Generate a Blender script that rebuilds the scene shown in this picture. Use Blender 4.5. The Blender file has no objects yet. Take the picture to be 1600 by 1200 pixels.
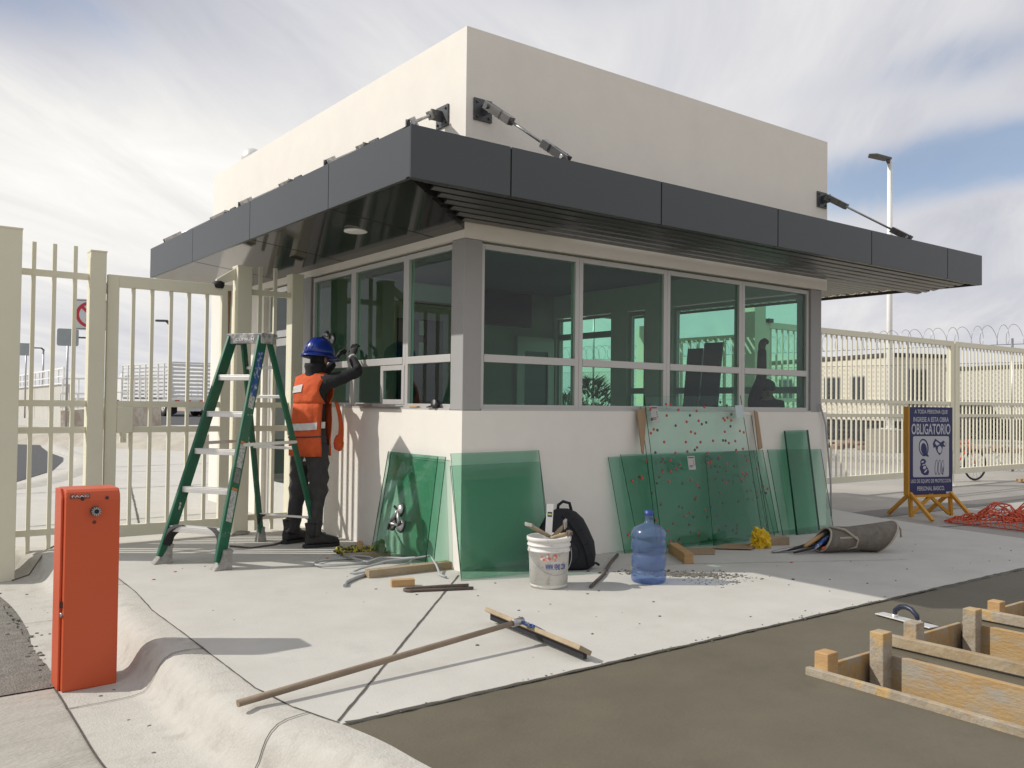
import bpy, math, random
from mathutils import Vector as V, Matrix, noise
R = math.radians
random.seed(7)
S = bpy.context.scene
COL = S.collection

# ------------------------------------------------------------------ camera, world, sun, exposure
cd = bpy.data.cameras.new("camera"); cam = bpy.data.objects.new("camera", cd); COL.objects.link(cam)
rt = V((0.79732293, -0.60344294, 0.01152223)); up = V((-0.02221434, -0.01026315, 0.99970055)); fw = V((0.60314398, 0.79734013, 0.02158813))
cm = Matrix((rt, up, -fw)).transposed().to_4x4(); cm.translation = V((-3.94425, -5.87245, 1.35))
cam.matrix_world = cm
cd.sensor_width = 36; cd.lens = 36 * 1375.73 / 1600; cd.clip_start = .05; cd.clip_end = 5000
S.camera = cam
SUN = V((-1.0, .70, .98)).normalized()
sl = bpy.data.lights.new("sun", 'SUN'); sl.energy = 3.4; sl.angle = R(.6); sl.color = (1, .955, .88)
so = bpy.data.objects.new("sun", sl); COL.objects.link(so); so.rotation_euler = SUN.to_track_quat('Z', 'Y').to_euler(); so.location = SUN * 60

w = bpy.data.worlds.new("World"); S.world = w; w.use_nodes = True
def sky():
    nt = w.node_tree; N = nt.nodes; L = nt.links
    bg = N['Background']; bg.inputs[1].default_value = .1
    st = N.new('ShaderNodeTexSky'); st.sky_type = 'NISHITA'; st.sun_disc = False
    st.sun_elevation = math.asin(SUN.z); st.sun_rotation = math.atan2(SUN.x, SUN.y); st.altitude = 1200; st.dust_density = .6
    tc = N.new('ShaderNodeTexCoord')
    sp = N.new('ShaderNodeSeparateXYZ'); L.new(tc.outputs['Generated'], sp.inputs[0])
    def m(op, a, b=None, c=None, clamp=False):
        n = N.new('ShaderNodeMath'); n.operation = op; n.use_clamp = clamp
        for i, v in enumerate((a, b, c)):
            if v is None: continue
            if isinstance(v, (int, float)): n.inputs[i].default_value = v
            else: L.new(v, n.inputs[i])
        return n.outputs[0]
    x, y, z = sp.outputs
    zz = m('ADD', m('MAXIMUM', z, 0.0), .16)
    # cloud deck coordinates: direction projected on a high plane, streaks along one axis
    px = m('DIVIDE', x, zz); py = m('DIVIDE', y, zz)
    ca, sa = math.cos(R(-38)), math.sin(R(-38))
    u = m('ADD', m('MULTIPLY', px, ca), m('MULTIPLY', py, -sa)); v = m('ADD', m('MULTIPLY', px, sa), m('MULTIPLY', py, ca))
    cb = N.new('ShaderNodeCombineXYZ'); L.new(m('MULTIPLY', u, .42), cb.inputs[0]); L.new(m('MULTIPLY', v, 1.25), cb.inputs[1])
    def noi(scale, det, rough, dist, off):
        n = N.new('ShaderNodeTexNoise'); n.inputs['Scale'].default_value = scale; n.inputs['Detail'].default_value = det
        n.inputs['Roughness'].default_value = rough; n.inputs['Distortion'].default_value = dist
        ad = N.new('ShaderNodeVectorMath'); ad.operation = 'ADD'; L.new(cb.outputs[0], ad.inputs[0]); ad.inputs[1].default_value = off
        L.new(ad.outputs[0], n.inputs['Vector']); return n.outputs['Fac']
    n1 = noi(1.0, 7, .58, .5, (3.1, 1.7, 0)); n2 = noi(2.6, 8, .62, .8, (9.2, 4.4, 2)); n3 = noi(.7, 3, .5, .2, (1.2, 8.8, 5))
    az = m('ARCTAN2', y, x)
    el = m('ARCSINE', z)
    def blob(a0, e0, wa, we, tilt=0):
        da = m('SUBTRACT', az, R(a0)); de = m('SUBTRACT', m('SUBTRACT', el, R(e0)), m('MULTIPLY', da, tilt))
        q = m('ADD', m('POWER', m('ABSOLUTE', m('DIVIDE', da, R(wa))), 2), m('POWER', m('ABSOLUTE', m('DIVIDE', de, R(we))), 2))
        return m('POWER', 2.718, m('MULTIPLY', q, -1))
    # openings in the cloud: a long one low on the right, smaller ones higher up
    gap = m('MULTIPLY', blob(26, 14.0, 15, 2.3, -.09), 1.2)
    gap = m('ADD', gap, m('MULTIPLY', blob(24, 19.8, 15, 2.0, -.12), .66))
    gap = m('ADD', gap, m('MULTIPLY', blob(85, 22.5, 13, 3.6, .1), .62))
    gap = m('ADD', gap, m('MULTIPLY', blob(44, 26, 20, 2.6, -.05), .45))
    gap = m('ADD', gap, m('MULTIPLY', blob(-150, 40, 60, 14, .0), .8))
    tex = m('ADD', m('MULTIPLY', m('SUBTRACT', n1, .5), 1.0), m('MULTIPLY', m('SUBTRACT', n2, .5), 1.2))
    clear = m('ADD', m('SUBTRACT', gap, .40), tex)
    rp = N.new('ShaderNodeMapRange'); rp.interpolation_type = 'SMOOTHSTEP'
    rp.inputs['From Min'].default_value = -.12; rp.inputs['From Max'].default_value = .62; rp.inputs['To Min'].default_value = 0; rp.inputs['To Max'].default_value = .74
    L.new(clear, rp.inputs['Value'])
    # cloud brightness: thin and bright, greyer where thick
    br = m('ADD', 7.0, m('MULTIPLY', m('SUBTRACT', n3, .5), 4.5))
    br = m('ADD', br, m('MULTIPLY', m('SUBTRACT', n2, .5), 3.4))
    br = m('ADD', br, m('MULTIPLY', blob(80, 11, 24, 7), 1.6))
    br = m('SUBTRACT', br, m('MULTIPLY', blob(84, 24, 16, 5), 2.4))
    br = m('MINIMUM', m('MAXIMUM', br, 5.0), 9.6)
    cc = N.new('ShaderNodeMix'); cc.data_type = 'RGBA'
    rb = N.new('ShaderNodeMapRange'); rb.inputs['From Min'].default_value = 4; rb.inputs['From Max'].default_value = 8.5; L.new(br, rb.inputs['Value'])
    L.new(rb.outputs[0], cc.inputs[0]); cc.inputs[6].default_value = (.84, .885, 1.08, 1); cc.inputs[7].default_value = (1.02, 1, .965, 1)
    sc = N.new('ShaderNodeVectorMath'); sc.operation = 'SCALE'; L.new(cc.outputs[2], sc.inputs[0]); L.new(br, sc.inputs['Scale'])
    mx = N.new('ShaderNodeMix'); mx.data_type = 'RGBA'; L.new(rp.outputs[0], mx.inputs[0]); L.new(sc.outputs[0], mx.inputs[6])
    sk = N.new('ShaderNodeVectorMath'); sk.operation = 'SCALE'; L.new(st.outputs[0], sk.inputs[0]); sk.inputs['Scale'].default_value = 1.2
    L.new(sk.outputs[0], mx.inputs[7])
    L.new(mx.outputs[2], bg.inputs[0])
sky()
S.view_settings.view_transform = 'Standard'; S.view_settings.look = 'None'; S.view_settings.exposure = .09; S.view_settings.gamma = 1
S.render.engine = 'CYCLES'
S.cycles.caustics_reflective = False; S.cycles.caustics_refractive = False; S.cycles.max_bounces = 10; S.cycles.transparent_max_bounces = 32; S.cycles.diffuse_bounces = 4

# ------------------------------------------------------------------ materials
MATS = {}
def mat(name, col, rough=.6, metal=0, var=.0, vscale=4, bump=0, bscale=60, col2=None, coat=0, spec=.5, stretch=None, thr=None, stain=None, stscale=1.5, bdetail=4, stthr=(.56, .74)):
    """Principled material; colour varies between col and col2 by noise, optional stains (a third colour) and bump."""
    if name in MATS: return MATS[name]
    M = bpy.data.materials.new(name); M.use_nodes = True; MATS[name] = M
    nt = M.node_tree; N = nt.nodes; L = nt.links; b = N['Principled BSDF']
    b.inputs['Roughness'].default_value = rough; b.inputs['Metallic'].default_value = metal
    b.inputs['Coat Weight'].default_value = coat; b.inputs['Specular IOR Level'].default_value = spec
    tc = N.new('ShaderNodeTexCoord'); vec = tc.outputs['Object']
    if stretch:
        mp = N.new('ShaderNodeMapping'); mp.inputs['Scale'].default_value = stretch; L.new(vec, mp.inputs[0]); vec = mp.outputs[0]
    if col2 is None: col2 = tuple(c * (1 - var) for c in col)
    if var > 0 or col2 != col:
        n = N.new('ShaderNodeTexNoise'); n.inputs['Scale'].default_value = vscale; n.inputs['Detail'].default_value = 8; n.inputs['Roughness'].default_value = .65
        L.new(vec, n.inputs['Vector'])
        r = N.new('ShaderNodeMapRange'); a, c = thr or (.3, .72)
        r.inputs['From Min'].default_value = a; r.inputs['From Max'].default_value = c; L.new(n.outputs['Fac'], r.inputs['Value'])
        mx = N.new('ShaderNodeMix'); mx.data_type = 'RGBA'; L.new(r.outputs[0], mx.inputs[0])
        mx.inputs[6].default_value = (*col, 1); mx.inputs[7].default_value = (*col2, 1); out = mx.outputs[2]
        if stain:
            n2 = N.new('ShaderNodeTexNoise'); n2.inputs['Scale'].default_value = stscale; n2.inputs['Detail'].default_value = 10; n2.inputs['Roughness'].default_value = .7
            L.new(vec, n2.inputs['Vector'])
            r2 = N.new('ShaderNodeMapRange'); r2.inputs['From Min'].default_value = stthr[0]; r2.inputs['From Max'].default_value = stthr[1]; r2.inputs['To Max'].default_value = stain[3]; L.new(n2.outputs['Fac'], r2.inputs['Value'])
            m2 = N.new('ShaderNodeMix'); m2.data_type = 'RGBA'; L.new(r2.outputs[0], m2.inputs[0]); L.new(out, m2.inputs[6]); m2.inputs[7].default_value = (*stain[:3], 1); out = m2.outputs[2]
        L.new(out, b.inputs['Base Color'])
    else: b.inputs['Base Color'].default_value = (*col, 1)
    if bump:
        n = N.new('ShaderNodeTexNoise'); n.inputs['Scale'].default_value = bscale; n.inputs['Detail'].default_value = bdetail; L.new(vec, n.inputs['Vector'])
        bp = N.new('ShaderNodeBump'); bp.inputs['Strength'].default_value = bump; bp.inputs['Distance'].default_value = .02
        L.new(n.outputs['Fac'], bp.inputs['Height']); L.new(bp.outputs[0], b.inputs['Normal'])
    return M
def glass(name, tint, gloss=1.0, rough=.0):
    M = bpy.data.materials.new(name); M.use_nodes = True; nt = M.node_tree; N = nt.nodes; L = nt.links
    N.remove(N['Principled BSDF']); out = N['Material Output']
    t = N.new('ShaderNodeBsdfTransparent'); t.inputs[0].default_value = (*tint, 1)
    g = N.new('ShaderNodeBsdfGlossy'); g.inputs['Roughness'].default_value = rough
    f = N.new('ShaderNodeFresnel'); f.inputs[0].default_value = 1.5
    ge = N.new('ShaderNodeNewGeometry'); iv = N.new('ShaderNodeMath'); iv.operation = 'SUBTRACT'; iv.inputs[0].default_value = gloss; L.new(ge.outputs['Backfacing'], iv.inputs[1]); iv.use_clamp = True
    mu = N.new('ShaderNodeMath'); mu.operation = 'MULTIPLY'; L.new(f.outputs[0], mu.inputs[0]); L.new(iv.outputs[0], mu.inputs[1])
    mx = N.new('ShaderNodeMixShader'); L.new(mu.outputs[0], mx.inputs[0]); L.new(t.outputs[0], mx.inputs[1]); L.new(g.outputs[0], mx.inputs[2])
    L.new(mx.outputs[0], out.inputs[0]); MATS[name] = M; return M
def sq(*c): return tuple(math.sqrt(x) for x in c)
stucco = mat('stucco', (.80, .765, .70), .85, var=.06, vscale=3, bump=.25, bscale=180, stain=(.69, .65, .59, .3), stscale=.9)
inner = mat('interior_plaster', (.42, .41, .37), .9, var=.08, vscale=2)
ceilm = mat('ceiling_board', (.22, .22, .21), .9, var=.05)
slabm = mat('slab_concrete', (.53, .515, .475), .85, col2=(.46, .445, .405), vscale=2.2, bump=.10, bscale=60, stain=(.37, .355, .325, .5), stscale=1.6, bdetail=8)
kerbm = mat('kerb_concrete', (.50, .48, .435), .9, col2=(.44, .42, .375), vscale=14, bump=.28, bscale=80, stain=(.30, .275, .23, .5), stthr=(.52, .68), stscale=6, bdetail=8)
jointm = mat('joint_dark', (.10, .09, .075), .95, var=.4, vscale=20)
roadc = mat('broomed_concrete', (.43, .405, .36), .9, col2=(.33, .31, .27), vscale=3, bump=.5, bscale=30, stretch=(1, 3, 1), stain=(.2, .18, .15, .6), stscale=1.1)
asph = mat('worn_asphalt', (.25, .23, .20), .95, col2=(.14, .13, .115), vscale=14, bump=.8, bscale=90, stain=(.3, .27, .22, .6), stscale=5)
asphd = mat('dark_asphalt', (.085, .085, .09), .9, col2=(.06, .06, .065), vscale=6, bump=.4, bscale=80)
roadr = mat('drive_concrete', (.38, .36, .33), .9, col2=(.30, .285, .26), vscale=.8, bump=.3, bscale=40, stain=(.2, .19, .17, .5), stscale=.5)
sand = mat('sandy_ground', (.40, .35, .28), .95, col2=(.30, .26, .2), vscale=.6, bump=.5, bscale=8)
wetm = mat('wet_concrete', (.138, .122, .088), .66, col2=(.112, .099, .072), vscale=2.2, bump=.14, bscale=55, stain=(.085, .074, .052, .45), stscale=2.0, spec=.3, bdetail=9)
acm = mat('charcoal_panel', (.060, .066, .072), .38, metal=.25, var=.08, vscale=1.2, spec=.5)
soff = mat('gloss_soffit', (.028, .027, .026), .09, var=.1, spec=.22)
louv = mat('louver_metal', (.20, .20, .20), .32, metal=.7, var=.15)
lining = mat('beige_lining', (.42, .37, .27), .7, var=.1)
steel = mat('galvanised_steel', (.45, .45, .44), .38, metal=.9, col2=(.3, .3, .3), vscale=14)
dsteel = mat('grey_painted_steel', (.10, .105, .11), .5, metal=.4, var=.25, vscale=9)
alu = mat('aluminium', (.78, .77, .74), .35, metal=.55, var=.12, vscale=12)
winf = mat('window_frame_aluminium', (.52, .51, .49), .45, metal=.25, var=.04)
colm = mat('grey_column_paint', (.335, .33, .325), .7, var=.06, bump=.12, bscale=150)
cream = mat('cream_gate_paint', (.745, .715, .565), .55, var=.08, vscale=2, spec=.35)
rustc = mat('rust_streak', (.30, .17, .08), .8, var=.4, vscale=20)
rubber = mat('black_rubber', (.02, .02, .021), .7, var=.3, vscale=10)
black = mat('black_plastic', (.022, .022, .024), .45)
orange = mat('orange_enamel', (.53, .085, .027), .42, var=.05, vscale=2, bump=.05, bscale=250, spec=.4)
orange2 = mat('orange_seam', (.25, .03, .012), .6)
green = mat('green_fibreglass', (.010, .125, .065), .42, col2=(.012, .095, .05), vscale=8, stain=(.25, .28, .24, .35), stscale=9)
dirtpl = mat('dirty_grey_plastic', (.40, .38, .35), .8, col2=(.2, .19, .17), vscale=18, bump=.6, bscale=40)
lab_w = mat('sticker_white', (.55, .55, .53), .6, col2=(.25, .25, .25), vscale=60, thr=(.45, .6))
lab_o = mat('sticker_orange', (.55, .2, .06), .6)
bluel = mat('sticker_blue', (.02, .08, .30), .5, col2=(.5, .52, .5), vscale=25, thr=(.5, .62))
white = mat('white_paint', (.80, .79, .76), .5, var=.05)
trkw = mat('white_vehicle_paint', (.72, .72, .71), .5, var=.08)
wallw = mat('pale_block_wall', (.55, .52, .46), .9, var=.15, vscale=1)
wood = mat('pine_wood', (.52, .34, .16), .75, col2=(.36, .20, .08), vscale=3, stretch=(1.5, 1.5, 9), bump=.2, bscale=20)
wood2 = mat('weathered_wood', (.40, .33, .23), .85, col2=(.27, .19, .10), vscale=5, bump=.35, bscale=30, stain=(.30, .28, .25, .8), stscale=6)
formw = mat('form_ply', (.43, .305, .155), .8, col2=(.36, .215, .08), vscale=3.5, stretch=(6, 1, 3), bump=.25, bscale=25, stain=(.34, .31, .26, .9), stscale=2.6, stthr=(.47, .6))
formend = mat('cut_end_wood', (.55, .27, .10), .8, col2=(.36, .16, .06), vscale=20)
formgrey = mat('mortar_crusted_wood', (.40, .36, .29), .95, col2=(.27, .21, .14), vscale=9, bump=.35, bscale=45, stain=(.5, .32, .12, .8), stscale=6, stthr=(.5, .6))
handlew = mat('broom_handle_wood', (.29, .22, .155), .7, col2=(.19, .145, .10), vscale=6, bump=.15, bscale=40)
card = mat('cardboard', (.36, .25, .15), .85, var=.15)
bucketm = mat('white_bucket_plastic', (.72, .71, .68), .5, col2=(.62, .6, .56), vscale=8, stain=(.25, .22, .18, .8), stscale=16)
bucketin = mat('mortar_crust', (.34, .30, .26), .95, var=.4, vscale=18, bump=.8, bscale=30)
redprint = mat('red_print', (.62, .12, .07), .6, col2=(.72, .70, .66), vscale=50, thr=(.45, .55))
blueprint = mat('blue_print', (.03, .06, .30), .6)
packf = mat('black_pack_cloth', (.018, .019, .022), .85, var=.3, vscale=12, bump=.3, bscale=60)
jugm = None
canvas = mat('grey_canvas', (.21, .185, .15), .95, col2=(.13, .115, .095), vscale=20, bump=.5, bscale=120)
piping = mat('canvas_piping', (.46, .40, .32), .9, var=.2, vscale=30)
yellow = mat('yellow_cloth', (.72, .48, .02), .8, var=.25, vscale=10, bump=.3, bscale=40)
strapm = mat('yellow_black_strap', (.55, .5, .05), .8, col2=(.05, .05, .04), vscale=45, thr=(.45, .52))
cablem = mat('grey_cable', (.40, .41, .42), .55, var=.15, vscale=6)
rebar = mat('rusty_rebar', (.16, .125, .10), .8, var=.4, vscale=40, bump=.6, bscale=150)
signb = mat('sign_blue', (.018, .026, .115), .45, var=.05)
signw = mat('sign_white', (.52, .54, .58), .55)
signo = mat('sign_yellow_paint', (.62, .30, .02), .55, var=.15, vscale=8)
netm = mat('orange_net', (.75, .12, .05), .7, var=.15)
skin = mat('brown_skin', (.26, .14, .085), .6)
sleeve = mat('black_knit', (.02, .02, .022), .9, var=.2, vscale=20, bump=.4, bscale=60)
denim = mat('charcoal_denim', (.055, .053, .053), .9, col2=(.032, .031, .032), vscale=14, bump=.7, bscale=14, stain=(.10, .095, .09, .5), stscale=7)
vest = mat('orange_vest_cloth', (.70, .115, .028), .85, col2=(.52, .08, .02), vscale=9, bump=.9, bscale=11, stain=(.40, .10, .04, .5), stscale=5)
refl = mat('silver_reflective_tape', (.70, .68, .66), .4, col2=(.5, .48, .46), vscale=22)
bluehat = mat('blue_helmet_shell', (.012, .035, .26), .28, var=.1, coat=.3)
bootm = mat('black_leather', (.016, .015, .015), .6, var=.3, vscale=12, bump=.4, bscale=30)
navy = mat('navy_door_paint', (.012, .016, .04), .4)
greyc = mat('dark_grey_board', (.10, .115, .13), .6)
trailm = mat('beige_trailer_siding', (.64, .60, .50), .7, col2=(.57, .53, .44), vscale=1, stretch=(1, 1, .05))
darkm = mat('dark_opening', (.02, .02, .022), .8, var=.3)
rubble = mat('red_rubble', (.30, .20, .145), .95, col2=(.20, .14, .10), vscale=3, bump=.6, bscale=6)
wire = mat('fence_wire', (.22, .22, .22), .5, metal=.6)
bush = mat('bush_leaves', (.05, .075, .03), .8, col2=(.03, .045, .018), vscale=3)
redm = mat('red_reflector', (.5, .03, .02), .4)
tyre = mat('tyre_rubber', (.025, .025, .026), .85)
padm = mat('red_cork_pad', (.62, .085, .06), .8, var=.2)
padg = mat('dark_cork_pad', (.12, .08, .08), .8)
gwin = glass('tinted_window_glass', sq(.56, .85, .72))
gpane = glass('green_pane_glass', sq(.51, .73, .635), .75)
gpale = glass('pale_pane_glass', sq(.84, .95, .92), .6)
gedge = mat('glass_edge_green', (.004, .045, .028), .25)
gjug = glass('blue_bottle_plastic', (.66, .75, .90), 1.0, .06)
def cloud_plastic():
    nt = gjug.node_tree; N = nt.nodes; L = nt.links; out = N['Material Output']; src = out.inputs[0].links[0].from_socket
    d = N.new('ShaderNodeBsdfPrincipled'); d.inputs['Base Color'].default_value = (.17, .24, .42, 1); d.inputs['Roughness'].default_value = .25
    mx = N.new('ShaderNodeMixShader'); mx.inputs[0].default_value = .34; L.new(src, mx.inputs[1]); L.new(d.outputs[0], mx.inputs[2]); L.new(mx.outputs[0], out.inputs[0])
cloud_plastic()
clear = glass('clear_visor', (.9, .9, .9))

# ------------------------------------------------------------------ mesh builder
class MB:
    def __init__(s): s.v = []; s.f = []; s.m = []; s.s = []
    def add(s, vs, fs, mi=0, smooth=False):
        o = len(s.v); s.v += [V(p) for p in vs]
        for f in fs: s.f.append([o + i for i in f]); s.m.append(mi); s.s.append(smooth)
        return s
    def box(s, x0, x1, y0, y1, z0, z1, mi=0):
        p = [(x, y, z) for z in (z0, z1) for y in (y0, y1) for x in (x0, x1)]
        return s.add(p, [(0, 2, 3, 1), (4, 5, 7, 6), (0, 1, 5, 4), (2, 6, 7, 3), (0, 4, 6, 2), (1, 3, 7, 5)], mi)
    def frame(s, o, ex, ey, ez, a, b, c, mi=0, tri=None):
        """box of half sizes a,b,c about o along axes"""
        o = V(o); ex = V(ex).normalized(); ey = V(ey).normalized(); ez = V(ez).normalized()
        p = [o + ex * (i * a) + ey * (j * b) + ez * (k * c) for k in (-1, 1) for j in (-1, 1) for i in (-1, 1)]
        return s.add(p, [(0, 2, 3, 1), (4, 5, 7, 6), (0, 1, 5, 4), (2, 6, 7, 3), (0, 4, 6, 2), (1, 3, 7, 5)], mi)
    def beam(s, a, b, wd, ht, upv=(0, 0, 1), mi=0):
        a = V(a); b = V(b); d = (b - a); ln = d.length; d.normalize(); u = V(upv)
        side = d.cross(u)
        if side.length < 1e-4: side = d.cross(V((1, 0, 0)))
        side.normalize(); u = side.cross(d)
        return s.frame((a + b) / 2, d, side, u, ln / 2, wd / 2, ht / 2, mi)
    def tube(s, pts, r, n=8, mi=0, closed=False, caps=True, smooth=True):
        pts = [V(p) for p in pts]; k = len(pts); rs = r if isinstance(r, (list, tuple)) else [r] * k
        rings = []; prev = None
        for i, p in enumerate(pts):
            if closed: t = pts[(i + 1) % k] - pts[i - 1]
            else: t = pts[min(i + 1, k - 1)] - pts[max(i - 1, 0)]
            t.normalize()
            if prev is None:
                a = t.cross(V((0, 0, 1)))
                if a.length < .05: a = t.cross(V((1, 0, 0)))
            else: a = prev - t * prev.dot(t)
            a.normalize(); prev = a; b = t.cross(a)
            rings.append([p + (a * math.cos(2 * math.pi * j / n) + b * math.sin(2 * math.pi * j / n)) * rs[i] for j in range(n)])
        return s.loft(rings, mi, closed, caps, smooth)
    def loft(s, rings, mi=0, closed=False, caps=True, smooth=True, loop=True):
        o = len(s.v); n = len(rings[0]); k = len(rings)
        for r in rings: s.v += [V(p) for p in r]
        for i in range(k if closed else k - 1):
            a = o + i * n; b = o + ((i + 1) % k) * n
            for j in range(n if loop else n - 1):
                s.f.append([a + j, a + (j + 1) % n, b + (j + 1) % n, b + j]); s.m.append(mi); s.s.append(smooth)
        if caps and not closed and loop:
            s.f.append([o + j for j in range(n)][::-1]); s.m.append(mi); s.s.append(False)
            s.f.append([o + (k - 1) * n + j for j in range(n)]); s.m.append(mi); s.s.append(False)
        return s
    def lathe(s, c, prof, n=32, mi=0, caps=True, axis=None, smooth=True):
        c = V(c)
        if axis is None: ax, e1, e2 = V((0, 0, 1)), V((1, 0, 0)), V((0, 1, 0))
        else:
            ax = V(axis).normalized(); e1 = ax.orthogonal().normalized(); e2 = ax.cross(e1)
        rings = [[c + ax * z + e1 * (r * math.cos(2 * math.pi * j / n)) + e2 * (r * math.sin(2 * math.pi * j / n)) for j in range(n)] for r, z in prof]
        return s.loft(rings, mi, False, caps, smooth)
    def prism(s, poly, o, ex, ey, th, mi=0):
        """flat outline given in (ex, ey) about o, extruded th along ex x ey"""
        o = V(o); ex = V(ex); ey = V(ey); ez = ex.cross(ey).normalized()
        a = [o + ex * p[0] + ey * p[1] for p in poly]; b = [p + ez * th for p in a]; n = len(poly)
        fs = [tuple(range(n))[::-1], tuple(range(n, 2 * n))] + [(i, (i + 1) % n, n + (i + 1) % n, n + i) for i in range(n)]
        return s.add(a + b, fs, mi)
    def poly(s, pts, mi=0): return s.add(pts, [tuple(range(len(pts)))], mi)
    def lump(s, c, r, amp=.25, seed=0, sub=2, scale=(1, 1, 1), freq=1.5, mi=0, smooth=False):
        import bmesh
        bm = bmesh.new(); bmesh.ops.create_icosphere(bm, subdivisions=sub, radius=1)
        vs = []
        for q in bm.verts:
            d = q.co.normalized(); k = 1 + amp * noise.noise(d * freq + V((seed * 7.3, seed * 3.1, seed)))
            k += amp * .5 * noise.noise(d * freq * 3 + V((seed, 5, seed * 2)))
            vs.append(V(c) + V((d.x * r * k * scale[0], d.y * r * k * scale[1], d.z * r * k * scale[2])))
        fs = [[q.index for q in f.verts] for f in bm.faces]; bm.free()
        return s.add(vs, fs, mi, smooth)
    def mesh(s, name, mats, off=V((0, 0, 0))):
        me = bpy.data.meshes.new(name); me.from_pydata([tuple(p - off) for p in s.v], [], s.f)
        for m_ in (mats if isinstance(mats, (list, tuple)) else [mats]): me.materials.append(m_)
        me.polygons.foreach_set('material_index', s.m); me.polygons.foreach_set('use_smooth', s.s)
        me.update(); return me
def wpos(o):
    p = V((0, 0, 0))
    while o: p += o.location; o = o.parent
    return p
def link(name, me, parent=None):
    o = bpy.data.objects.new(name, me); COL.objects.link(o)
    if parent: o.parent = parent
    return o
def bev(o, wd=.004, seg=2):
    m_ = o.modifiers.new('bevel', 'BEVEL'); m_.width = wd; m_.segments = seg; m_.limit_method = 'ANGLE'; m_.angle_limit = R(40); return o
def part(name, mb, mats, parent, bevel=0, label=None):
    o = link(name, mb.mesh(name, mats, wpos(parent)), parent)
    if bevel: bev(o, bevel)
    if label: o['label'] = label
    return o
def thing(name, label, cat, loc=(0, 0, 0), group=None):
    o = bpy.data.objects.new(name, None); COL.objects.link(o); o.location = loc; o.empty_display_size = .1
    o['label'] = label; o['category'] = cat
    if group: o['group'] = group
    return o
def solo(name, mb, mats, label, cat, group=None, bevel=0, kind=None):
    xs = [p.x for p in mb.v]; ys = [p.y for p in mb.v]; zs = [p.z for p in mb.v]
    c = V(((min(xs) + max(xs)) / 2, (min(ys) + max(ys)) / 2, min(zs)))
    o = link(name, mb.mesh(name, mats, c)); o.location = c
    if label: o['label'] = label
    if cat: o['category'] = cat
    if group: o['group'] = group
    if kind: o['kind'] = kind
    if bevel: bev(o, bevel)
    return o
def struct(name, mb, mats): 
    o = link(name, mb.mesh(name, mats)); o['kind'] = 'structure'; return o
def clone(o, parent=None):
    c = o.copy(); COL.objects.link(c); c.parent = parent
    for ch in list(o.children): clone(ch, c)
    return c
def text(body, width, o, ex, ey, mt, parent, name='lettering', th=.002, height=None, bold=0):
    cu = bpy.data.curves.new('t', 'FONT'); cu.body = body; cu.align_x = 'CENTER'; cu.align_y = 'CENTER'; cu.extrude = .0; cu.offset = bold; cu.size = 1
    t = bpy.data.objects.new('t', cu); COL.objects.link(t)
    me = bpy.data.meshes.new_from_object(t.evaluated_get(bpy.context.evaluated_depsgraph_get()))
    bpy.data.objects.remove(t); bpy.data.curves.remove(cu)
    xs = [q.co.x for q in me.vertices]; ys = [q.co.y for q in me.vertices]
    cx, cy = (min(xs) + max(xs)) / 2, (min(ys) + max(ys)) / 2
    kx = width / (max(xs) - min(xs)); ky = kx if height is None else height / (max(ys) - min(ys))
    ex = V(ex).normalized(); ey = V(ey).normalized(); ez = ex.cross(ey); o = V(o) - wpos(parent)
    for q in me.vertices: q.co = o + ex * ((q.co.x - cx) * kx) + ey * ((q.co.y - cy) * ky) + ez * th
    me.name = name; me.materials.clear(); me.materials.append(mt)
    return link(name, me, parent)
def skin_mesh(name, joints, edges, root, mats, sub=2, paint=None, parent=None):
    """joints: name -> (pos, radius or (rx, ry)); grows one continuous surface over the skeleton"""
    keys = list(joints); ix = {k: i for i, k in enumerate(keys)}
    off = wpos(parent) if parent else V((0, 0, 0))
    me = bpy.data.meshes.new('sk'); me.from_pydata([tuple(V(joints[k][0]) - off) for k in keys], [(ix[a], ix[b]) for a, b in edges], [])
    o = bpy.data.objects.new('sk', me); COL.objects.link(o)
    sm = o.modifiers.new('s', 'SKIN'); sm.use_smooth_shade = True
    for k in keys:
        d = me.skin_vertices[0].data[ix[k]]; r = joints[k][1]; d.radius = r if isinstance(r, tuple) else (r, r); d.use_root = (k == root)
    ss = o.modifiers.new('u', 'SUBSURF'); ss.levels = sub; ss.render_levels = sub
    dg = bpy.context.evaluated_depsgraph_get(); dg.update()
    nm = bpy.data.meshes.new_from_object(o.evaluated_get(dg)); nm.name = name
    bpy.data.objects.remove(o); bpy.data.meshes.remove(me)
    nm.materials.clear()
    for m_ in mats: nm.materials.append(m_)
    for p in nm.polygons:
        p.use_smooth = True
        p.material_index = paint(p.center + off) if paint else 0
    return link(name, nm, parent)

W, D, H = 5.02, 6.14, 4.40
def pane(mb, tl, tr, bl, br, th=.008):
    """leaning or standing sheet of glass; faces material 0, edges material 1"""
    a, b, c, d = V(tl), V(tr), V(br), V(bl); n = (b - a).cross(d - a).normalized() * th
    q = [a, b, c, d, a + n, b + n, c + n, d + n]
    o = len(mb.v); mb.v += q
    for f, m_ in (((3, 2, 1, 0), 0), ((4, 5, 6, 7), 0), ((1, 5, 4, 0), 1), ((2, 6, 5, 1), 1), ((3, 7, 6, 2), 1), ((0, 4, 7, 3), 1)):
        mb.f.append([o + i for i in f]); mb.m.append(m_); mb.s.append(False)
    return mb

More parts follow.
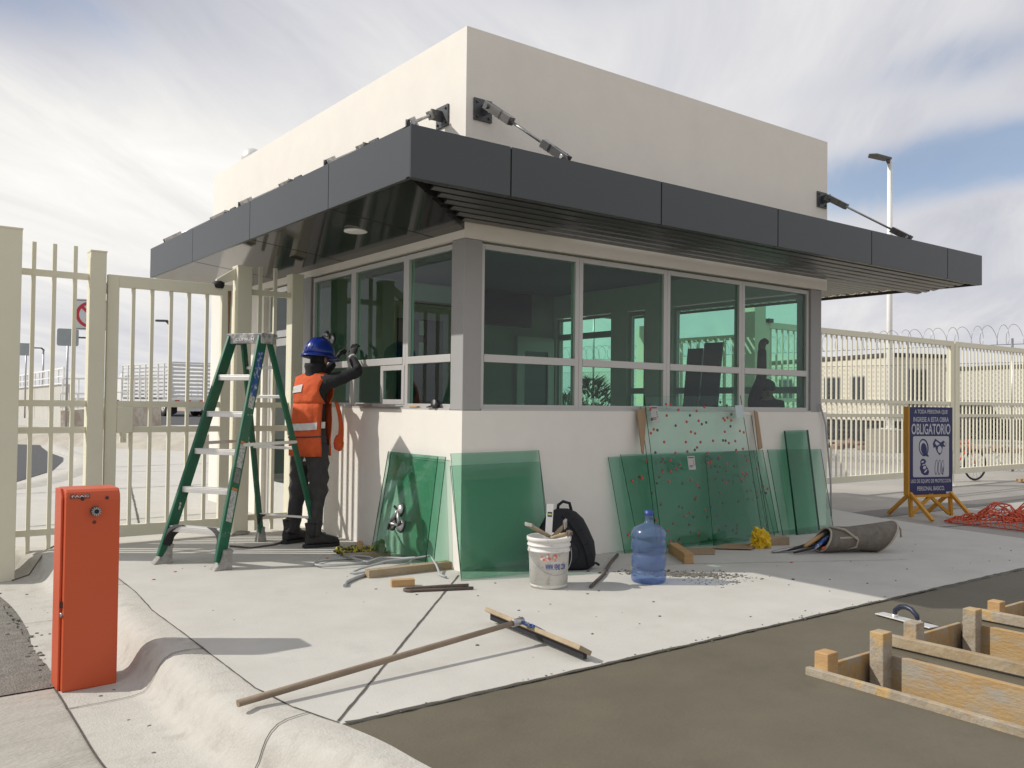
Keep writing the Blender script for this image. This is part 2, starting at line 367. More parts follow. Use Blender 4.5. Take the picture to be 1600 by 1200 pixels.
# ------------------------------------------------------------------ the setting
mb = MB(); mb.poly([(-900, -900, -.9), (1500, -900, -.9), (1500, 1500, -.9), (-900, 1500, -.9)]); struct('ground', mb, sand)
def ridge():
    mb = MB(); row0 = []; row1 = []
    for i in range(91):
        a = R(-20 + i * 1.6); r = 1150
        hgt = 2.0 + 9 * max(0, noise.noise(V((i * .09, 3.3, 0)))) + 3 * noise.noise(V((i * .4, 1.3, 0)))
        row0.append((math.cos(a) * r, math.sin(a) * r, -.9)); row1.append((math.cos(a) * r * 1.05, math.sin(a) * r * 1.05, hgt))
    row2 = [(x * 1.1, y * 1.1, -.9) for x, y, z in row0]
    mb.loft([row0, row1, row2], loop=False, caps=False, smooth=False)
    struct('distant_hills', mb, mat('hill_earth', (.30, .29, .27), .95, var=.2, vscale=.01))
ridge()
# slab on which the booth stands, wet strip in front with openings for the pits
SL = [(-9, 3.495), (-4.2, 3.475), (-3.3, 3.415), (-2.75, 3.245), (-2.45, 2.94), (-2.325, 2.5), (-2.29, 1.97), (-2.27, 1.15), (-2.29, .63), (-2.35, 0), (-2.36, -.84), (-2.37, -1.28), (-2.38, -1.84), (-2.34, -2.19), (-2.26, -2.49)]
mb = MB()
top = [(-9, 3.8, 0)] + [(x, y, 0) for x, y in SL] + [(5.92, -2.53, 0), (5.88, -1.75, 0), (5.98, -.8, 0), (6.2, .1, 0), (6.5, .95, 0), (6.9, 3.8, 0)]
bot = [(x, y, -.24) for x, y, z in top]
n = len(top); mb.add(top + bot, [tuple(range(n))] + [((i + 1) % n, i, n + i, n + (i + 1) % n) for i in range(n)])
struct('pavement', mb, slabm)
# dark construction joints in the slab
mb = MB()
def strip(mb, pts, wd, z=.004, jit=.25):
    for i in range(len(pts) - 1):
        a, b = V((*pts[i], z)), V((*pts[i + 1], z)); k = max(2, int((b - a).length / .06)); d = (b - a).normalized(); s = V((-d.y, d.x, 0))
        l, r = [], []
        for j in range(k + 1):
            p = a.lerp(b, j / k); ww = wd * (1 + jit * random.uniform(-1, 1)) / 2; o = s * random.uniform(-.2, .2) * wd
            l.append(p + s * ww + o); r.append(p - s * ww + o)
        mb.loft([l, r], loop=False, caps=False, smooth=False)
strip(mb, [(-.1, -.13), (-2.26, -2.46)], .011)
strip(mb, [(-2.285, 1.25), (-2.30, .63), (-2.355, 0), (-2.365, -.84), (-2.375, -1.28), (-2.385, -1.84), (-2.345, -2.19), (-2.265, -2.48)], .007)
strip(mb, [(1.3, -.55), (3.6, -1.75)], .006)
struct('pavement_joints', mb, jointm)
PIT = [(-.03, .55, -7.5, -3.20), (.93, 1.62, -7.5, -3.16), (2.0, 2.6, -7.5, -3.12)]
mb = MB()
ys_ = [-7.5, -3.20, -3.16, -3.12]; zt = -.006
def rect(x0, x1, y0, y1): mb.poly([(x0, y0, zt), (x1, y0, zt), (x1, y1, zt), (x0, y1, zt)])
mb.poly([(-2.26, -2.50, zt), (-2.205, -2.77, zt), (-2.19, -3.08, zt), (-2.12, -3.8, zt), (-2.0, -5, zt), (-1.8, -7.5, zt), (-.03, -7.5, zt), (-.03, -2.50, zt)])
rect(-.03, .55, -3.20, -2.50); rect(.55, .93, -7.5, -2.50); rect(.93, 1.62, -3.16, -2.50); rect(1.62, 2.0, -7.5, -2.50); rect(2.0, 2.6, -3.12, -2.50); rect(2.6, 9.0, -7.5, -2.535)
for x0, x1, y0, y1 in PIT:      # pit sides and floor
    mb.add([(x0, y0, zt), (x1, y0, zt), (x1, y1, zt), (x0, y1, zt), (x0, y0, -.34), (x1, y0, -.34), (x1, y1, -.34), (x0, y1, -.34)], [(0, 1, 5, 4), (1, 2, 6, 5), (2, 3, 7, 6), (3, 0, 4, 7), (4, 5, 6, 7)])
struct('wet_concrete_strip', mb, wetm)
mb = MB()
strip(mb, [(-2.24, -2.495), (5.9, -2.535)], .022, .003, .5)
struct('pour_edge', mb, mat('pour_edge_dark', (.09, .08, .06), .8, var=.3, vscale=30))
# kerb with its gutter, one profile swept along the slab's edge
KP = [(-1.55, -7.5), (-1.8, -6.0), (-2.0, -5), (-2.12, -3.8), (-2.19, -3.08), (-2.21, -2.77), (-2.26, -2.49), (-2.34, -2.19), (-2.38, -1.84), (-2.37, -1.28), (-2.36, -.84), (-2.35, 0), (-2.29, .63), (-2.27, 1.15), (-2.27, 1.6), (-2.29, 1.98), (-2.33, 2.5), (-2.455, 2.945), (-2.755, 3.25), (-3.3, 3.42), (-4.2, 3.48), (-9, 3.5)]
def smooth_path(P, step):
    out = []
    for i in range(len(P) - 1):
        p0 = V((*P[max(i - 1, 0)], 0)); p1 = V((*P[i], 0)); p2 = V((*P[i + 1], 0)); p3 = V((*P[min(i + 2, len(P) - 1)], 0))
        k = max(2, int((p2 - p1).length / step))
        for j in range(k):
            t = j / k
            out.append(.5 * ((2 * p1) + (p2 - p0) * t + (2 * p0 - 5 * p1 + 4 * p2 - p3) * t * t + (3 * p1 - p0 - 3 * p2 + p3) * t ** 3))
    out.append(V((*P[-1], 0))); return out
def kerb():
    path = smooth_path(KP, .05)
    prof = [(0, .0), (.06, .003), (.12, .003), (.165, -.006), (.20, -.026), (.225, -.055), (.243, -.092), (.26, -.13), (.28, -.162), (.305, -.182), (.36, -.194), (.50, -.199), (.66, -.2)]
    joints = [(-2.26, -2.3), (-2.3, .95), (-2.37, -1.02 - .0)]
    mb = MB(); rings = []
    for i, p in enumerate(path):
        t = (path[min(i + 1, len(path) - 1)] - path[max(i - 1, 0)]).normalized(); nrm = V((-t.y, t.x, 0))
        ring = []
        for k, (d, z) in enumerate(prof):
            wob = noise.noise(V((p.x * 2.2, p.y * 2.2, k * .35))) * (.0035 if 0 < k < 9 else .0)
            wob += noise.noise(V((p.x * 9, p.y * 9, k * .8))) * (.0015 if 2 < k < 9 else .0)
            jd = min((p - V((*q, 0))).length for q in joints)
            ring.append(p + nrm * (d + wob) + V((0, 0, z + wob * .35 - (.0 if jd > .03 else .006))))
        rings.append(ring)
    mb.loft(rings, loop=False, caps=False)
    struct('kerb', mb, kerbm)
    jb = MB()
    for q in joints:                                  # saw cuts across the kerb
        i = min(range(len(path)), key=lambda a: (path[a] - V((*q, 0))).length)
        t = (path[i + 1] - path[i - 1]).normalized(); nrm = V((-t.y, t.x, 0))
        l = [r + t * .003 + V((0, 0, .006)) + nrm * .003 for r in rings[i]]; r_ = [r - t * .003 + V((0, 0, .006)) + nrm * .003 for r in rings[i]]
        jb.loft([l, r_], loop=False, caps=False, smooth=False)
    og = [rings[i][-1] + V((0, 0, .004)) for i in range(5, len(rings) - 10) if path[i].y < -.64]
    jb.loft([og, [p + V((-.010, 0, 0)) for p in og]], loop=False, caps=False, smooth=False)
    struct('kerb_joints', jb, jointm)
kerb()
mb = MB(); mb.poly([(-14, -12, -.204), (-1.9, -12, -.204), (-1.9, -7.5, -.204), (-2.6, -4, -.204), (-2.95, -2.6, -.204), (-2.98, -.62, -.204), (-14, -.35, -.204)]); struct('concrete_driveway', mb, roadc)
# the worn dirt-and-asphalt road, its edge against the gutter ragged
def ragged():
    mb = MB(); e = []
    for i in range(50):
        y = -.62 + i * .06; e.append((-2.985 + .006 * math.sin(i * 1.7) + random.uniform(-.006, .006), y, -.197))
    mb.poly([(-14, -.35, -.206), (-2.5, -.62, -.206), (-2.5, 3.6, -.206), (-14, 3.6, -.206)])
    for i in range(len(e) - 1): mb.poly([(-3.3, e[i][1], -.197), e[i], e[i + 1], (-3.3, e[i + 1][1], -.197)])
    mb.poly([(-14, -.35, -.197), (-3.3, -.62, -.197), (-3.3, e[-1][1], -.197), (-14, 3.0, -.197)]); struct('left_road', mb, asph)
ragged()
mb = MB(); mb.poly([(5.0, -9, -.21), (46, -9, -.21), (46, 12, -.21), (7.4, 30, -.21), (5.0, 6.2, -.21)]); struct('right_road', mb, roadr)
mb = MB(); mb.poly([(5.2, 1.0, -.205), (30, .2, -.205), (30, .5, -.205), (5.2, 1.6, -.205)]); mb.poly([(6.2, .2, -.205), (13, -1.2, -.205), (13, -1.17, -.205), (6.2, .23, -.205)])
struct('road_tar_joints', mb, mat('tar_strip', (.2, .19, .175), .9, var=.2))
mb = MB(); mb.poly([(-60, 3.55, -.012), (-9, 3.55, -.012), (-2.2, 3.55, -.012), (6.9, 3.55, -.012), (7.4, 30, -.012), (14, 38, -.012), (-60, 38, -.012)]); struct('plaza', mb, slabm)
mb = MB()
strip(mb, [(-2.4, 4.6), (4.5, 4.9)], .02, -.006); strip(mb, [(-1.6, 3.2), (-.3, 9.0)], .02, -.006); strip(mb, [(-6, 8), (5, 8.6)], .025, -.006); strip(mb, [(-.2, 3.1), (2.2, 12)], .02, -.006); strip(mb, [(-6, 12.2), (4, 13.2)], .03, -.006)
struct('plaza_joints', mb, jointm)
def islands():
    mb = MB(); mb.poly([(x, y, -.003) for x, y in [(-1.9, 9.8), (-.85, 12.35), (-.2, 15.0), (.02, 16.2), (.1, 18.5), (.35, 21), (.75, 24.2), (.82, 28), (-4, 30), (-9, 22), (-6, 10)]])
    struct('asphalt_lane', mb, asphd)
    # low kerb that rounds the lane's near side
    P = smooth_path([(-3.2, 8.6), (-1.85, 9.5), (-.65, 12.2), (.05, 15.0), (.25, 16.6), (.3, 18.5), (.55, 21), (.95, 24), (1.1, 28)], .4)
    mb = MB(); rr = []
    for i, p in enumerate(P):
        t = (P[min(i + 1, len(P) - 1)] - P[max(i - 1, 0)]).normalized(); nn = V((t.y, -t.x, 0))
        rr.append([p - nn * .05 + V((0, 0, -.01)), p + V((0, 0, .035)), p + nn * .25 + V((0, 0, .04)), p + nn * .45 + V((0, 0, -.02))])
    mb.loft(rr, loop=False, caps=False); struct('lane_kerb', mb, kerbm)
    # raised rough bank beyond the lane
    mb = MB(); rows = []
    for i in range(26):
        t = i / 25; p = V((-6 + 9.3 * t, 33.0 - 15.5 * t, 0)); row = []
        for j in range(9):
            a = j / 8; z = .0 + .42 * math.sin(math.pi * min(1, a * 1.15)) ** .8 + .10 * noise.noise(V((i * .5, j * .9, 2)))
            row.append(p + V((a * 2.6, a * 3.2, max(-.03, z if 0 < j < 8 else -.03))))
        rows.append(row)
    mb.loft(rows, loop=False, caps=False); mb.poly(rows[0]); mb.poly(rows[-1]); struct('rough_bank', mb, mat('rough_bank_concrete', (.50, .46, .39), .95, col2=(.34, .31, .26), vscale=2, bump=.8, bscale=6))
    mb = MB(); mb.poly([(3.2, 31, -.006), (15, 29, -.006), (26, 60, -.006), (10, 66, -.006)]); struct('far_road', mb, asphd)
    mb = MB(); mb.poly([(9.5, 12.5, -.215), (40, 7.2, -.215), (60, 30, -.215), (14, 40, -.215)]); struct('dirt_yard', mb, mat('dirt_yard_soil', (.38, .33, .26), .95, col2=(.27, .22, .17), vscale=.9, bump=.6, bscale=7))
islands()

# ------------------------------------------------------------------ the guard booth
booth = thing('guard_booth', 'small cream guard booth with charcoal cantilever canopy and green tinted windows', 'building')
mb = MB()
mb.box(0, W, 0, .15, -.22, 1.285)
mb.box(0, .15, .15, 3.2, -.22, 1.285)
mb.box(0, .15, 3.2, 3.45, -.22, 2.68)
mb.box(0, .15, 4.25, D, -.22, 2.68)
mb.box(.15, W, D - .15, D, -.22, 2.68)
mb.box(W - .15, W, .15, 3.42, -.22, 1.05); mb.box(W - .15, W, 3.42, D - .15, -.22, .90)
mb.box(W - .15, W, 2.24, 2.74, 1.05, 2.68); mb.box(W - .15, W, 3.1, 3.42, 1.05, 2.68)
mb.box(W - .15, W, 4.66, D - .15, .90, 2.68)
part('lower_wall', mb, stucco, booth)
mb = MB()     # everything above the openings, up to the parapet
mb.box(0, W, 0, .15, 2.68, H); mb.box(0, .15, .15, D, 2.68, H); mb.box(W - .15, W, .15, D, 2.68, H); mb.box(.15, W - .15, D - .15, D, 2.68, H)
part('parapet_wall', mb, stucco, booth)
mb = MB(); mb.box(.15, W - .15, .15, D - .15, 3.75, 3.9); part('roof_slab', mb, mat('roof_grey', (.4, .39, .37), .9, var=.1), booth)
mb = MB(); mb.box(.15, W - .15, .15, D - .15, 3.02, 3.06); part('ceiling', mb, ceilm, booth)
mb = MB(); mb.box(.15, W - .15, .15, D - .15, .0, .02); part('floor', mb, mat('tile_floor', (.3, .29, .27), .5, var=.1), booth)
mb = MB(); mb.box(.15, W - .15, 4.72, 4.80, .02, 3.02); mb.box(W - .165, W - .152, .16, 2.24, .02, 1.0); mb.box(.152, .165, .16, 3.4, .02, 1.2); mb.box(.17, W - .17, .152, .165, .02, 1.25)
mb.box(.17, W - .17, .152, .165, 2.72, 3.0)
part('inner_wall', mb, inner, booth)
def column(x0, x1, y0, y1):
    mb = MB(); mb.box(x0, x1, y0, y1, 1.287, 2.678); part('column', mb, colm, booth, .006)
column(.004, .185, .004, .185); column(4.73, 4.93, .01, .20); column(.012, .15, 2.95, 3.198)
def window(axis, a0, a1, z0=1.29, z1=2.66, zm=(1.685, 1.75), inset=.035, fr=.045, name='window', skip_low=False, dep=.06, c=0.0, panes=True):
    """framed window; axis 'x' runs along the front wall, 'y' along a side wall at x=c"""
    f = MB()
    def bx(m_, u0, u1, d0, d1, z0_, z1_):
        if axis == 'x': m_.box(u0, u1, d0, d1, z0_, z1_)
        else: m_.box(c + d0, c + d1, u0, u1, z0_, z1_)
    d0, d1 = inset, inset + dep
    bx(f, a0, a0 + fr, d0, d1, z0, z1); bx(f, a1 - fr, a1, d0, d1, z0, z1)
    bx(f, a0 + fr, a1 - fr, d0, d1, z0, z0 + fr); bx(f, a0 + fr, a1 - fr, d0, d1, z1 - fr, z1)
    if zm: bx(f, a0 + fr, a1 - fr, d0 - .004, d1, zm[0], zm[1])
    o = part(name, f, winf, booth, .003)
    dm = (d0 + d1) / 2
    spans = [(z0 + fr, zm[0]), (zm[1], z1 - fr)] if zm else [(z0 + fr, z1 - fr)]
    for i, (p, q) in enumerate(spans):
        if i == 0 and skip_low: continue
        g = MB(); 
        if axis == 'x': pane(g, (a0 + fr, dm, q), (a1 - fr, dm, q), (a0 + fr, dm, p), (a1 - fr, dm, p), .006)
        else: pane(g, (c + dm, a1 - fr, q), (c + dm, a0 + fr, q), (c + dm, a1 - fr, p), (c + dm, a0 + fr, p), .006)
        part('pane', g, [gwin, gedge], o)
    return o
for a0, a1 in ((.186, 1.268), (1.270, 2.405), (2.407, 3.545), (3.547, 4.728)): window('x', a0, a1)
window('y', .187, .975); window('y', .977, 2.005, skip_low=True); window('y', 2.007, 2.948)
# sliding sash parked half open in the second left bay
f = MB(); f.box(.03, .062, .985, 1.03, 1.325, 1.68); f.box(.03, .062, 1.37, 1.42, 1.325, 1.68); f.box(.03, .062, 1.03, 1.37, 1.325, 1.37); f.box(.03, .062, 1.03, 1.37, 1.635, 1.68)
sash = part('sliding_sash', f, winf, booth, .002); g = MB(); pane(g, (.046, 1.37, 1.635), (.046, 1.03, 1.635), (.046, 1.37, 1.37), (.046, 1.03, 1.37), .005); part('pane', g, [gwin, gedge], sash)
# far side windows
cs = W - .15
window('y', .22, 1.18, 1.05, 2.66, (1.50, 1.58), .04, .05, c=cs); window('y', 1.185, 2.24, 1.05, 2.66, (1.50, 1.58), .04, .05, c=cs)
window('y', 2.74, 3.1, 1.05, 2.66, (1.50, 1.58), .04, .06, c=cs); window('y', 3.42, 4.66, .90, 2.66, (2.33, 2.42), .04, .04, c=cs)
# sill trim
mb = MB(); mb.box(.19, 4.725, .002, .034, 1.286, 1.30); mb.box(.002, .034, .19, 2.95, 1.286, 1.30); part('window_sill', mb, winf, booth)
# side door behind the fence
f = MB(); f.box(.05, .11, 3.452, 3.52, .0, 2.66); f.box(.05, .11, 4.18, 4.248, .0, 2.66); f.box(.05, .11, 3.52, 4.18, 2.08, 2.16); f.box(.05, .11, 3.52, 4.18, 2.60, 2.66)
door = part('door_frame', f, alu, booth, .003)
f = MB(); f.box(.06, .10, 3.53, 3.60, .02, 2.07); f.box(.06, .10, 4.10, 4.17, .02, 2.07); f.box(.06, .10, 3.60, 4.10, .02, .40); f.box(.06, .10, 3.60, 4.10, 1.98, 2.07)
dl = part('door', f, alu, door, .003)
g = MB(); pane(g, (.08, 4.18, 2.6), (.08, 3.52, 2.6), (.08, 4.18, 2.16), (.08, 3.52, 2.16), .006); part('transom_pane', g, [gwin, gedge], door)
g = MB(); pane(g, (.08, 4.10, 1.98), (.08, 3.60, 1.98), (.08, 4.10, .40), (.08, 3.60, .40), .006); pn = link('door_pane', g.mesh('door_pane', [gwin, gedge], wpos(door)), door)

# canopy
def canopy():
    XL, YF, XR, YB = -.97, -.79, 7.06, 5.52; zb, zt, zw = 2.85, 3.21, 2.745
    m_ = MB()       # side roof: soffit sheet sloping down to the wall, top sheet
    m_.add([(XL + .03, YF + .04, zb), (XL + .03, YB - .03, zb), (-.001, YB - .03, zw), (-.001, 0, zw)], [(0, 1, 2, 3)])
    m_.box(XL + .03, -.002, YF + .05, YB - .03, 3.10, 3.14); m_.box(-.001, 1.1, YF + .052, -.003, 3.10, 3.14)  # the shorter sheet over the front louvers is added to block sun patches
    m_.add([(XL + .03, YF + .04, zb), (0, 0, zw), (0, 0, 3.10), (XL + .03, YF + .04, 3.10)], [(0, 1, 2, 3)])
    c = part('canopy', m_, soff, booth)
    for y in (.46, 2.15, 3.85):
        jn = MB(); jn.add([(XL + .03, y, zb - .002), (XL + .03, y + .012, zb - .002), (0, y + .012, zw - .002), (0, y, zw - .002)], [(0, 1, 2, 3)]); part('soffit_joint', jn, darkm, c)
    # backing frame behind the cladding
    k = MB(); k.box(XL + .012, XR - .012, YF + .012, YF + .05, zb + .012, zt - .012); k.box(XL + .012, XL + .04, YF + .05, YB - .012, zb + .012, zt - .012)
    k.box(XR - .05, XR - .012, YF + .05, YB, zb + .012, zt - .012); k.box(W + .003, XR - .05, YB - .05, YB, zb + .012, zt - .012)
    part('backing_frame', k, mat('backing_dark', (.03, .03, .032), .7), c)
    xs = [XL, -.13, 1.44, 3.02, 4.62, 6.22, XR]
    for i in range(6):
        p = MB(); g = .006; x0 = xs[i] + (g if i else 0); x1 = xs[i + 1] - (g if i < 5 else 0)
        p.box(x0, x1, YF, YF + .011, zb, zt); p.box(x0, x1, YF + .0112, YF + .11, zt - .011, zt); p.box(x0, x1, YF + .0112, YF + .06, zb, zb + .011)
        part('fascia_panel', p, acm, c, .002)
    ys = [YF + .012, .47, 2.15, 3.85, YB]
    for i in range(4):
        p = MB(); g = .004; y0 = ys[i] + (g if i else 0); y1 = ys[i + 1] - (g if i < 3 else 0)
        p.box(XL, XL + .011, y0, y1, zb, zt); p.box(XL + .0112, XL + .11, max(y0, YF + .115), y1, zt - .011, zt); p.box(XL + .0112, XL + .035, max(y0, YF + .065), y1, zb, zb + .011)
        part('fascia_panel', p, acm, c, .002)
    p = MB(); p.box(XR - .011, XR, YF + .012, YB, zb, zt); part('fascia_panel', p, acm, c)
    p = MB(); p.box(XR - .075, XR - .052, YF + .1, YB - .06, zb + .03, zt - .03)
    for i in range(38): p.box(XR - .095, XR - .0752, YF + .15 + i * .16, YF + .18 + i * .16, zb + .032, zt - .032)
    part('lining', p, lining, c)
    # louver blades, long axis parallel with the front; the front run dips to the wall
    def blade(xa, xb, y, z):
        b = MB(); tl = R(12); ey = V((0, math.cos(tl), -math.sin(tl))); b.frame(((xa + xb) / 2, y, z), (1, 0, 0), ey, V((1, 0, 0)).cross(ey), (xb - xa) / 2, .030, .012)
        o = part('louver_blade', b, louv, c, .003)
    for k_ in range(7):
        y = YF + .10 + k_ * .105; t = (y - YF) / .79
        blade(XL + .06 + t * .92, XR - .10, y, zb + .045 - t * .085)
    for k_ in range(47):
        y = .06 + k_ * .115
        if y < YB - .1: blade(W + .01, XR - .10, y, zb + .05)
    for x in (.9, 2.6, 4.3):  # carriers above the blades
        b = MB(); b.beam((x, YF + .05, zb + .16), (x, -.002, zb + .12), .05, .10); part('carrier', b, dsteel, c)
    for x in (5.5, 6.5):
        b = MB(); b.box(x - .025, x + .025, YF + .05, YB - .05, zb + .12, zb + .22); part('carrier', b, dsteel, c)
    d = MB(); zz = 2.85 - .105 * (.97 - .51) / .97
    d.lathe((-.51, .9, zz - .012), [(.0, 0), (.085, 0), (.1, .004), (.1, .02)], 32); part('downlight', d, mat('downlight_diffuser', (.8, .8, .78), .5), c)
canopy()
def tie(base, nrm, along, foot):
    """wall plate with lug, rod and two forked ends down to the canopy edge"""
    base = V(base); nrm = V(nrm); along = V(along); foot = V(foot); upv = V((0, 0, 1))
    m_ = MB(); m_.frame(base + nrm * .008, along, upv, nrm, .09, .09, .008)
    for i in (-1, 1):
        for j in (-1, 1): m_.tube([base + nrm * .016 + along * i * .06 + upv * j * .06, base + nrm * .03 + along * i * .06 + upv * j * .06], .012, 6)
    t = part('tie_rod_plate', m_, dsteel, booth, .002)
    pin = base + nrm * .11; d = (foot - pin).normalized(); sd = along
    m_ = MB(); m_.frame(base + nrm * .065, nrm, upv, along, .055, .045, .008); m_.tube([pin - sd * .045, pin + sd * .045], .02, 10); part('lug', m_, dsteel, t)
    m_ = MB(); up_ = sd.cross(d)
    for s_ in (-1, 1): m_.frame(pin + d * .05 + sd * .02 * s_, d, sd, up_, .09, .007, .035)
    m_.frame(pin + d * .17, d, sd, up_, .05, .027, .035); m_.tube([pin - sd * .034, pin + sd * .034], .018, 8)
    part('clevis', m_, steel, t, .003)
    ln = (foot - pin).length
    m_ = MB(); m_.tube([pin + d * .2, foot - d * .2], .0125, 8); part('rod', m_, steel, t)
    m_ = MB()
    for s_ in (-1, 1): m_.frame(foot - d * .05 + sd * .02 * s_, d, sd, up_, .09, .007, .035)
    m_.frame(foot - d * .16, d, sd, up_, .05, .027, .035); m_.tube([foot - sd * .036, foot + sd * .036], .02, 8)
    part('clevis', m_, steel, t, .003)
    m_ = MB(); m_.frame(foot - V((0, 0, .04)), nrm, sd, upv, .04, .008, .06); part('lug', m_, dsteel, t)
tie((.16, 0, 3.74), (0, -1, 0), (1, 0, 0), (.55, -.58, 3.30)); tie((4.90, 0, 3.71), (0, -1, 0), (1, 0, 0), (5.72, -.58, 3.30))
for y0, y1 in ((.34, -.60), (1.55, .71), (3.3, 2.66), (5.35, 5.2)): tie((0, y0, 3.74), (-1, 0, 0), (0, 1, 0), (-.86, y1, 3.28))
m_ = MB(); m_.tube([(.25, 5.37, 3.9), (.25, 5.37, 4.46)], .05, 12); m_.lathe((.25, 5.37, 4.42), [(.06, 0), (.13, .03), (.15, .1), (.12, .18), (.06, .22), (0, .225)], 20); part('roof_vent', m_, alu, booth)

# inside the booth
t = thing('air_conditioner', 'white split air conditioner high on the booth inner wall', 'air conditioner', (2.62, 4.72, 2.68))
mb = MB(); mb.box(2.18, 3.06, 4.52, 4.718, 2.68, 2.99); part('casing', mb, white, t, .03)
mb = MB(); mb.box(2.22, 3.02, 4.512, 4.53, 2.69, 2.735); part('air_flap', mb, black, t)
t = thing('inner_door', 'navy blue inner door with two narrow glass slits below the air conditioner', 'door', (2.42, 4.71, .02))
mb = MB(); mb.box(2.08, 2.80, 4.68, 4.718, .02, 2.5); part('leaf', mb, navy, t)
for z in (1.98, 2.28):
    mb = MB(); mb.box(2.40, 2.48, 4.67, 4.679, z, z + .2); part('glass_slit', mb, mat('slit_daylight', (.75, .74, .7), .4), t)  # opaque pale colour stands in for the daylight seen through the slit
t = thing('glazed_inner_door', 'white framed glazed inner door near the far corner of the booth', 'door', (4.5, 4.7, .02))
mb = MB(); mb.box(4.12, 4.26, 4.66, 4.718, .02, 2.36); mb.box(4.72, 4.84, 4.66, 4.718, .02, 2.36); mb.box(4.26, 4.72, 4.66, 4.718, 2.14, 2.36); mb.box(4.26, 4.72, 4.66, 4.718, .02, .3); part('frame', mb, winf, t)
mb = MB(); mb.box(4.262, 4.718, 4.69, 4.70, .302, 2.138); part('glazing', mb, mat('dark_door_glass', (.02, .05, .04), .08), t)
mb = MB(); mb.box(3.5, 4.36, 4.62, 4.716, 2.5, 3.0); solo('wall_screen', mb, mat('screen_black', (.012, .014, .022), .15), 'dark blue black flat screen high on the booth inner wall', 'screen', bevel=.01)
t = thing('counter', 'dark counter running along the booth side windows inside', 'counter', (4.55, 1.4, .02))
mb = MB(); mb.box(4.2, 4.85, .45, 2.2, 1.0, 1.04); part('counter_top', mb, greyc, t)
for y in (.5, 2.12):
    mb = MB(); mb.box(4.25, 4.8, y, y + .04, .02, .999); part('side_panel', mb, greyc, t)
for (x, y, wd, ht, lb) in ((4.70, 1.78, .25, 1.04, 'left of two dark grey boards propped on the booth counter'), (4.66, 1.45, .29, 1.10, 'right and taller of two dark grey boards propped on the booth counter')):
    mb = MB(); mb.frame((x + .06, y, 1.045 + ht / 2), (0, 1, 0), (.12, 0, 1), (1, 0, -.12), wd / 2, ht / 2, .012); solo('board', mb, greyc, lb, 'board')

# ------------------------------------------------------------------ fences and gates
FY = 2.9
def post(x0, x1, z1, label, z0=-.02, y0=None, y1=None, stain=False):
    y0 = FY - .075 if y0 is None else y0; y1 = FY + .075 if y1 is None else y1
    t = thing('gate_post', label, 'post', ((x0 + x1) / 2, (y0 + y1) / 2, z0), 'steel posts of the left fence')
    mb = MB(); mb.box(x0, x1, y0, y1, z0, z1); part('shaft', mb, cream, t, .006)
    mb = MB(); mb.box(x0 - .004, x1 + .004, y0 - .004, y1 + .004, z1 - .012, z1 + .004); part('cap_plate', mb, cream, t, .002)
    return t
post(-3.06, -2.77, 2.79, 'widest and tallest cream post at the left edge, standing in the gutter', -.21, 2.62, 2.9)
post(-2.19, -2.055, 2.70, 'cream post between the spiked railing and the hinged gate')
p2 = post(-.83, -.68, 2.70, 'cream latch post behind the green ladder with a dark roller arm')
mb = MB(); mb.prism([(0, 0), (-.19, -.13), (-.19, -.19), (0, -.12)], (-.832, FY + .03, 2.68), (1, 0, 0), (0, 0, 1), .05); part('roller_arm', mb, cream, p2)
mb = MB(); mb.lathe((-1.0, FY, 2.46), [(.0, 0), (.05, 0), (.06, .03), (.06, .06), (.03, .075), (0, .075)], 14); part('roller', mb, rubber, p2); mb = MB(); mb.tube([(-.90, FY - .034, 2.44), (-.90, FY - .034, 1.9)], [.016, .004], 6); part('rust_streak', mb, rustc, p2)
mb = MB(); mb.lump((-.755, FY - .08, .01), .07, .5, 3, 2, (1.2, .8, .4)); part('grout_foot', mb, dirtpl, p2)
post(-.25, -.125, 2.67, 'slim cream post against the booth beside the hard-hat worker')
def bars(xs, y, z0, z1, r, par, mt=cream):
    first = None
    for x in xs:
        if first is None:
            mb = MB(); mb.box(x - r, x + r, y - r, y + r, z0, z1); first = part('bar', mb, mt, par); x_0 = x
        else:
            c = first.copy(); COL.objects.link(c); c.parent = par; c.location = first.location + V((x - x_0, 0, 0))
def railing(x0, x1, xs, rails, z0, z1, label):
    t = thing('spiked_railing', label, 'railing', ((x0 + x1) / 2, FY, 0), 'fixed cream railing panels')
    for z in rails:
        mb = MB(); mb.box(x0, x1, FY - .02, FY + .02, z - .028, z + .028); part('rail', mb, cream, t)
    bars(xs, FY - .002, z0, z1, .0165, t)
railing(-2.768, -2.192, (-2.64, -2.475, -2.305), (2.46, 1.30, 1.06, .155), -.03, 2.73, 'narrow cream railing with three spikes at the far left')
railing(-.678, -.252, (-.57, -.41), (2.45, 1.30, 1.06, .155), .02, 2.72, 'cream railing panel behind the right side of the green ladder')
mb = MB(); mb.box(-2.053, -2.032, FY - .02, FY + .02, 2.34, 2.40); hin = mb
t = thing('hinged_gate', 'cream hinged pedestrian gate with five bars and a lock plate', 'gate', (-1.47, FY, .05))
mb = MB(); a, b = -2.03, -.87
mb.box(a, a + .10, FY - .03, FY + .03, .06, 2.5); mb.box(b - .10, b, FY - .03, FY + .03, .06, 2.5); mb.box(a + .10, b - .10, FY - .03, FY + .03, 2.39, 2.5); mb.box(a + .10, b - .10, FY - .03, FY + .03, .06, .17)
part('gate_frame', mb, cream, t, .004)
for z in (1.30, 1.06):
    mb = MB(); mb.box(a + .101, b - .101, FY - .018, FY + .018, z - .028, z + .028); part('rail', mb, cream, t)
bars((-1.80, -1.63, -1.455, -1.285, -1.11), FY - .003, .171, 2.389, .0155, t)
